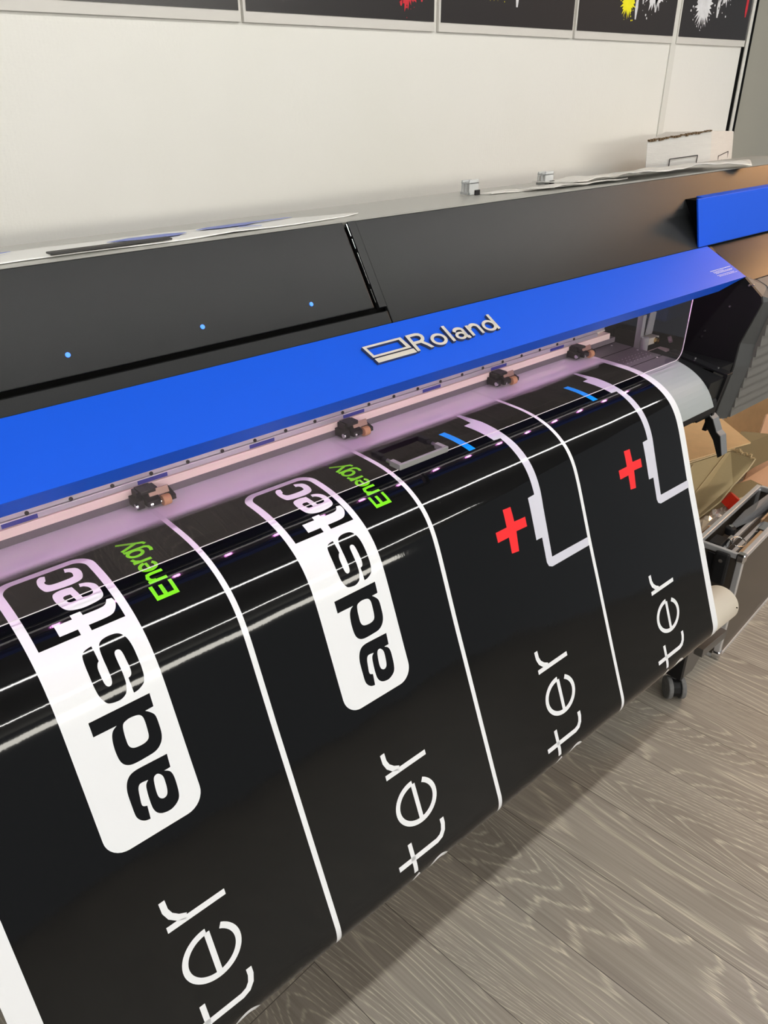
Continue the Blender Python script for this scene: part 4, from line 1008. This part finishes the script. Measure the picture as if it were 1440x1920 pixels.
for i, (a, b2) in enumerate(PX):
    if i == 0: continue
    t = thing('wall_poster', PL[i], 'poster', ((a+b2)/2, YW, 1.735), 'paint splash posters in a row on the wall')
    MB().box((a-0.007, YW-0.010, 1.722), (b2+0.007, YW-0.0005, 2.36)).build('backing_board', M['board'], t, bevel=0.001)
    pb_ = MB().box((a, YW-0.0125, 1.744), (b2, YW-0.0102, 2.345)).build('print', M['poster_black'], t)
    yp = YW-0.0130; W_, Y_, R2 = MB(), MB(), MB()
    if i == 2:
        blot(R2, 1.625, 1.820, 0.040, yp, 11); drip(R2, 1.60, 1.80, 1.775, 0.006, yp); blot(R2, 1.36, 1.92, 0.05, yp, 12)
    elif i == 3:
        blot(Y_, 1.955, 1.875, 0.055, yp, 13); drip(W_, 2.055, 1.95, 1.792, 0.012, yp); blot(W_, 2.10, 1.93, 0.06, yp, 14)
    elif i == 4:
        blot(Y_, 2.615, 1.835, 0.036, yp, 15); drip(W_, 2.665, 1.95, 1.785, 0.012, yp); drip(W_, 2.70, 1.95, 1.83, 0.01, yp); blot(W_, 2.77, 1.88, 0.055, yp, 16); drip(W_, 2.78, 1.9, 1.81, 0.012, yp)
    elif i == 5:
        blot(W_, 3.095, 1.845, 0.052, yp, 17); drip(W_, 3.20, 1.97, 1.81, 0.016, yp); blot(W_, 3.24, 1.92, 0.06, yp, 18); drip(R2, 3.27, 1.95, 1.87, 0.012, yp); drip(R2, 3.415, 1.95, 1.82, 0.014, yp)
    elif i == 1:
        blot(R2, 0.80, 1.95, 0.06, yp, 19)
    for q, mt_, nm in ((W_, 'splash_white', 'white_splash'), (Y_, 'splash_yellow', 'yellow_splash'), (R2, 'splash_red', 'red_splash')):
        if q.v: q.build(nm, M[mt_], pb_)

# ------------------------------------------------------------------ flight case beside the printer, open on top
cs = thing('flight_case', 'open dark tool case with aluminium edges standing on the floor at the right', 'case', (2.30, 0.87, 0))
ang = math.atan2(0.10, 1.0); RZ = Matrix.Rotation(ang, 3, 'Z'); O = Vector((2.055, 0.748, 0))
def cb_(mm, a, b2): return mm.box(a, b2, RZ, (0, 0, 0))
def place(mm): mm.v = [v+O for v in mm.v]; return mm
CL, CD, CH = 0.50, 0.142, 0.385
def shell(name, a, b2, m_, bev=0.0): return place(cb_(MB(), a, b2)).build(name, m_, cs, bevel=bev)
shell('front_panel', (0.012, 0, 0.012), (CL-0.012, 0.006, CH-0.014), M['case_panel'])
shell('back_panel', (0.012, CD-0.006, 0.012), (CL-0.012, CD, CH-0.014), M['case_panel'])
shell('end_panel', (0, 0.012, 0.012), (0.006, CD-0.012, CH-0.014), M['case_panel'])
shell('end_panel', (CL-0.006, 0.012, 0.012), (CL, CD-0.012, CH-0.014), M['case_panel'])
shell('inner_tray', (0.007, 0.007, 0.006), (CL-0.007, CD-0.007, 0.285), M['case_in'])
eg = MB()
for x in (-0.002, CL-0.016):
    for y in (-0.002, CD-0.016): cb_(eg, (x, y, 0.004), (x+0.018, y+0.018, CH-0.010))
for z in (0.0, CH-0.018):
    h = 0.012 if z == 0 else 0.018
    cb_(eg, (0, -0.003, z), (CL, 0.012, z+h)); cb_(eg, (0, CD-0.012, z), (CL, CD+0.003, z+h))
    cb_(eg, (-0.003, 0.012, z), (0.010, CD-0.012, z+h)); cb_(eg, (CL-0.010, 0.012, z), (CL+0.003, CD-0.012, z+h))
place(eg).build('edge_trim', M['alu'], cs, bevel=0.002)
for x in (0, CL):
    for z in (0.014, CH-0.012):
        mm = MB(); c = Vector((x, 0.0, z)); 
        cb_(mm, (x-0.020 if x else -0.006, -0.006, z-0.014), (x+0.006 if x else 0.020, 0.020, z+0.014))
        place(mm).build('corner_cap', M['chrome'], cs, bevel=0.005)
shell('inner_lip', (0.012, 0.0125, CH-0.030), (CL-0.012, 0.030, CH-0.022), M['amber'])
mm = MB(); cb_(mm, (-0.009, 0.045, CH-0.10), (-0.003, 0.10, CH-0.02)); place(mm).build('catch_plate', M['black_matte'], cs, bevel=0.003)
# contents
def item(name, label, cat, parts):
    t = thing(name, label, cat, tuple(parts[0][1].v[0])); 
    for nm, mb, m_, bv in parts: mb.build(nm, M[m_], t, bevel=bv)
    return t
def C3(x, y, z): return RZ @ Vector((x, y, z)) + O
def cbx(a, b2): return place(cb_(MB(), a, b2))
zi = 0.2855
# aluminium bars lying along the case
for i, (y, lab) in enumerate(((0.045, 'thin aluminium bar lying nearest the front rim in the open case'), (0.075, 'thin aluminium bar lying behind the front bar in the open case'))):
    o = cbx((0.015, y, zi+0.050), (0.48, y+0.012, zi+0.062)).build('aluminium_bar', M['alu'], bevel=0.001)
    tag(o, lab, 'bar', 'aluminium bars in the case')
o = cbx((0.10, 0.032, zi+0.0005), (0.48, 0.118, zi+0.0495)).build('foam_block', M['case_in']); tag(o, 'dark block filling the open case under the metal bars', 'block')
o = cbx((0.012, 0.030, zi+0.0005), (0.095, 0.110, zi+0.0495)).build('foam_block', M['case_in']); tag(o, 'small dark block at the left end of the open case', 'block')
# grey plastic grip
gv = MB()
prof_g = [(0.21, 0.100), (0.30, 0.078), (0.485, 0.062), (0.485, 0.080), (0.37, 0.092), (0.31, 0.112), (0.22, 0.118)]
n = len(prof_g); zz = [zi+0.066, zi+0.100, zi+0.112, zi+0.112, zi+0.105, zi+0.085, zi+0.066]
gv.add([C3(x, y, z) for (x, y), z in zip(prof_g, zz)]+[C3(x, y, zi+0.064) for x, y in prof_g], [tuple(range(n)), tuple(range(2*n-1, n-1, -1))]+[(i, (i+1) % n, n+(i+1) % n, n+i) for i in range(n)])
o = gv.build('plastic_grip', M['lever'], bevel=0.003); tag(o, 'dark grey plastic grip lying on the metal bars in the case', 'grip')
# latch assembly: chrome plate with amber window frame
t = thing('metal_clamp', 'bright metal clamp with tan plate resting across the bars in the case', 'clamp', C3(0.26, 0.03, zi+0.063))
cbx((0.225, 0.014, zi+0.0630), (0.295, 0.044, zi+0.080)).build('clamp_body', M['chrome'], t, bevel=0.006)
mm = MB()
cb_(mm, (0.296, 0.012, zi+0.070), (0.46, 0.016, zi+0.080)); cb_(mm, (0.296, 0.048, zi+0.070), (0.46, 0.054, zi+0.080)); cb_(mm, (0.455, 0.014, zi+0.070), (0.46, 0.048, zi+0.080))
place(mm).build('clamp_frame', M['amber'], t, bevel=0.001)
cbx((0.300, 0.015, zi+0.071), (0.454, 0.047, zi+0.0735)).build('clamp_plate', M['carton_brown'], t)
# wire ring latch
t = thing('wire_latch', 'small chrome latch with a wire ring at the left end of the case', 'latch', C3(0.06, 0.07, zi+0.063))
cbx((0.045, 0.082, zi+0.063), (0.105, 0.120, zi+0.082)).build('latch_base', M['black_matte'], t, bevel=0.003)
cbx((0.085, 0.070, zi+0.0635), (0.115, 0.081, zi+0.090)).build('latch_tongue', M['chrome'], t, bevel=0.002)
MB().path([C3(0.100+0.028*math.cos(a)-0.0, 0.050+0.020*math.sin(a), zi+0.083+0.004*math.sin(a)) for a in [2*math.pi*k/28 for k in range(29)]], 0.0016, 8).build('wire_ring', M['chrome'], t, smooth=True)
t = thing('round_knob', 'round black knob lying between latch and grip in the case', 'knob', C3(0.18, 0.085, zi+0.063))
MB().cyl(C3(0.165, 0.100, zi+0.0635), C3(0.165, 0.100, zi+0.088), 0.016, 20).build('knob_body', M['black_matte'], t, bevel=0.003)
MB().cyl(C3(0.165, 0.100, zi+0.0885), C3(0.165, 0.100, zi+0.093), 0.007, 16).build('knob_screw', M['chrome'], t)
t = thing('hinge_bracket', 'black hinge bracket with chrome cap at the left rim of the case', 'bracket', C3(0.0, 0.03, 0.30))
cbx((-0.026, 0.030, 0.275), (-0.010, 0.075, 0.385)).build('bracket_plate', M['black_matte'], t, bevel=0.008)
MB().cyl(C3(-0.027, 0.052, 0.36), C3(-0.031, 0.052, 0.36), 0.006, 16).build('rivet', M['chrome'], t)

# ------------------------------------------------------------------ cardboard and packing behind the case
cbk = thing('torn_cardboard_box', 'large torn brown cardboard box lying behind the case under the printer', 'cardboard box', (2.5, 1.2, 0))
zt = 0.45
def poly(name, pts, t, m_, parent=cbk, bevel=0.0): return MB().plate(pts, t).build(name, m_, parent, bevel=bevel)
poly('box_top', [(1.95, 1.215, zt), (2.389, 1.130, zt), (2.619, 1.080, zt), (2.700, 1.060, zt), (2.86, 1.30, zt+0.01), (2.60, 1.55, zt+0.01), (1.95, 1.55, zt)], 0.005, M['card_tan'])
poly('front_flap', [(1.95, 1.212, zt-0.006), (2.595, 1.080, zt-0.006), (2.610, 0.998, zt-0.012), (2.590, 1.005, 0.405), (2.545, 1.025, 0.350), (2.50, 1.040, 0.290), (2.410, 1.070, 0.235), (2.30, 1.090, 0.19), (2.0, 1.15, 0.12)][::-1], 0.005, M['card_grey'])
# corrugation creases on the flap, as raised pale ribs
mm = MB()
for a, c in (((2.56, 1.083, 0.440), (2.24, 1.105, 0.21)), ((2.40, 1.114, 0.442), (2.14, 1.125, 0.22))):
    mm.path([a, c], 0.0022, 6)
mm.build('flap_crease', M['card_edge'], cbk)
mm = MB(); rr = random.Random(9); a, c = Vector((2.60, 1.077, zt)), Vector((2.612, 1.0, zt-0.008))
pts_ = [Vector((1.95, 1.213, zt-0.001)), Vector((2.619, 1.078, zt-0.001))]
mm.path(pts_, 0.003, 6)
for i in range(18):
    p = a.lerp(c, i/17)+Vector((rr.uniform(-.004, .004), 0.004, rr.uniform(-.004, .008))); mm.box((p.x-0.004, p.y-0.003, p.z-0.003), (p.x+0.005, p.y+0.004, p.z+rr.uniform(0.001, 0.007)))
e0 = [Vector(p) for p in ((2.610, 0.996, zt-0.012), (2.590, 1.003, 0.405), (2.545, 1.023, 0.350), (2.50, 1.038, 0.290), (2.410, 1.068, 0.235))]
mm.path([p+Vector((rr.uniform(-.003, .003), 0, rr.uniform(-.003, .003))) for p in e0], 0.003, 6)
mm.build('torn_rim', M['card_edge'], cbk)
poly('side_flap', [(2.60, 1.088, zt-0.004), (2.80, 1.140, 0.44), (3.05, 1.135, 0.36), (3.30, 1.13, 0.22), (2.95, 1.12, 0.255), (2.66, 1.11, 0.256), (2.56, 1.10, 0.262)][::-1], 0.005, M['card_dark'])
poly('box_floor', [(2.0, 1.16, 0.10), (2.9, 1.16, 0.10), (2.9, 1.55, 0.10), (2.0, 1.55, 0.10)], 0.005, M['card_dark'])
MB().box((1.98, 1.54, 0.0), (2.8, 1.546, zt-0.006)).build('box_back', M['card_tan'], cbk)
ob = thing('cardboard_slab', 'small dull cardboard slab sticking out from under the torn box', 'cardboard slab', (2.74, 1.0, 0.25))
MB().box((2.60, 1.00, 0.252), (2.78, 1.085, 0.275), Matrix.Rotation(math.radians(-14), 3, 'Z')).build('slab', M['card_dark'], ob, bevel=0.002)
MB().box((2.60, 0.9955, 0.253), (2.78, 0.9995, 0.274), Matrix.Rotation(math.radians(-14), 3, 'Z'), (2.69, 1.0425, 0.2635)).build('cut_edge', M['card_edge'], ob)
pk_ = thing('pinkish_carton', 'pinkish brown carton with crumpled plastic standing behind the tool case', 'carton', (2.6, 1.05, 0))
MB().box((2.10, 0.985, 0.0), (3.05, 0.992, 0.242), Matrix.Rotation(math.radians(1.5), 3, 'Z')).build('carton_wall', M['card_pink'], pk_)
MB().box((2.10, 0.994, 0.10), (3.05, 1.06, 0.236)).build('carton_fill', M['card_pink'], pk_, bevel=0.01)
MB().plate([(2.62, 0.995, 0.243), (2.62, 1.098, 0.247), (3.35, 1.098, 0.247), (3.35, 0.975, 0.243)][::-1], 0.004).build('carton_flap', M['card_pink'], pk_)
cap_ = thing('red_cap', 'bright red plastic cap lying behind the rim of the tool case', 'cap', (2.555, 1.02, 0.270))
bm = bmesh.new(); bmesh.ops.create_cone(bm, cap_ends=True, segments=7, radius1=0.034, radius2=0.026, depth=0.045)
me = bpy.data.meshes.new('cap_body'); bm.to_mesh(me); bm.free(); me.materials.append(M['red']); o = bpy.data.objects.new('cap_body', me); COL.objects.link(o); o.parent = cap_; o.location = (0, 0, 0.01); o.rotation_euler = (0.5, 0.4, 0.2)
wr = MB(); rr = random.Random(21)
gx, gy = 12, 5
for i in range(gx):
    for j in range(gy): wr.v.append(Vector((2.30+0.022*i+rr.uniform(-.007, .007), 0.998+0.012*j, 0.244+rr.uniform(0, 0.022))))
for i in range(gx-1):
    for j in range(gy-1): a = i*gy+j; wr.f.append((a, a+gy, a+gy+1, a+1))
o = wr.build('plastic_wrap', M['clear_wrap']); tag(o, 'crumpled clear plastic wrap between torn box and tool case', 'plastic wrap')
# tan board leaning at the wall, with a white strip of paper left of it
o = MB().plate([(3.50, 1.49, 0.0), (4.9, 1.17, 0.0), (4.9, 1.45, 1.0), (3.50, 1.69, 1.0)], 0.006).build('leaning_board', M['card_tan']); tag(o, 'large tan cardboard board leaning against the wall under the printer', 'cardboard board')
o = MB().plate([(3.26, 1.51, 0.0), (3.49, 1.49, 0.0), (3.49, 1.58, 0.60), (3.26, 1.60, 0.60)], 0.004).build('white_board', M['board']); tag(o, 'narrow white board leaning at the left of the tan board', 'board')
o = MB().plate([(2.95, 1.16, 0.0), (4.2, 1.10, 0.0), (4.2, 1.22, 0.40), (3.25, 1.24, 0.36)], 0.006).build('cardboard_offcut', M['card_pink']); tag(o, 'reddish brown cardboard offcut right of the torn box', 'cardboard offcut')
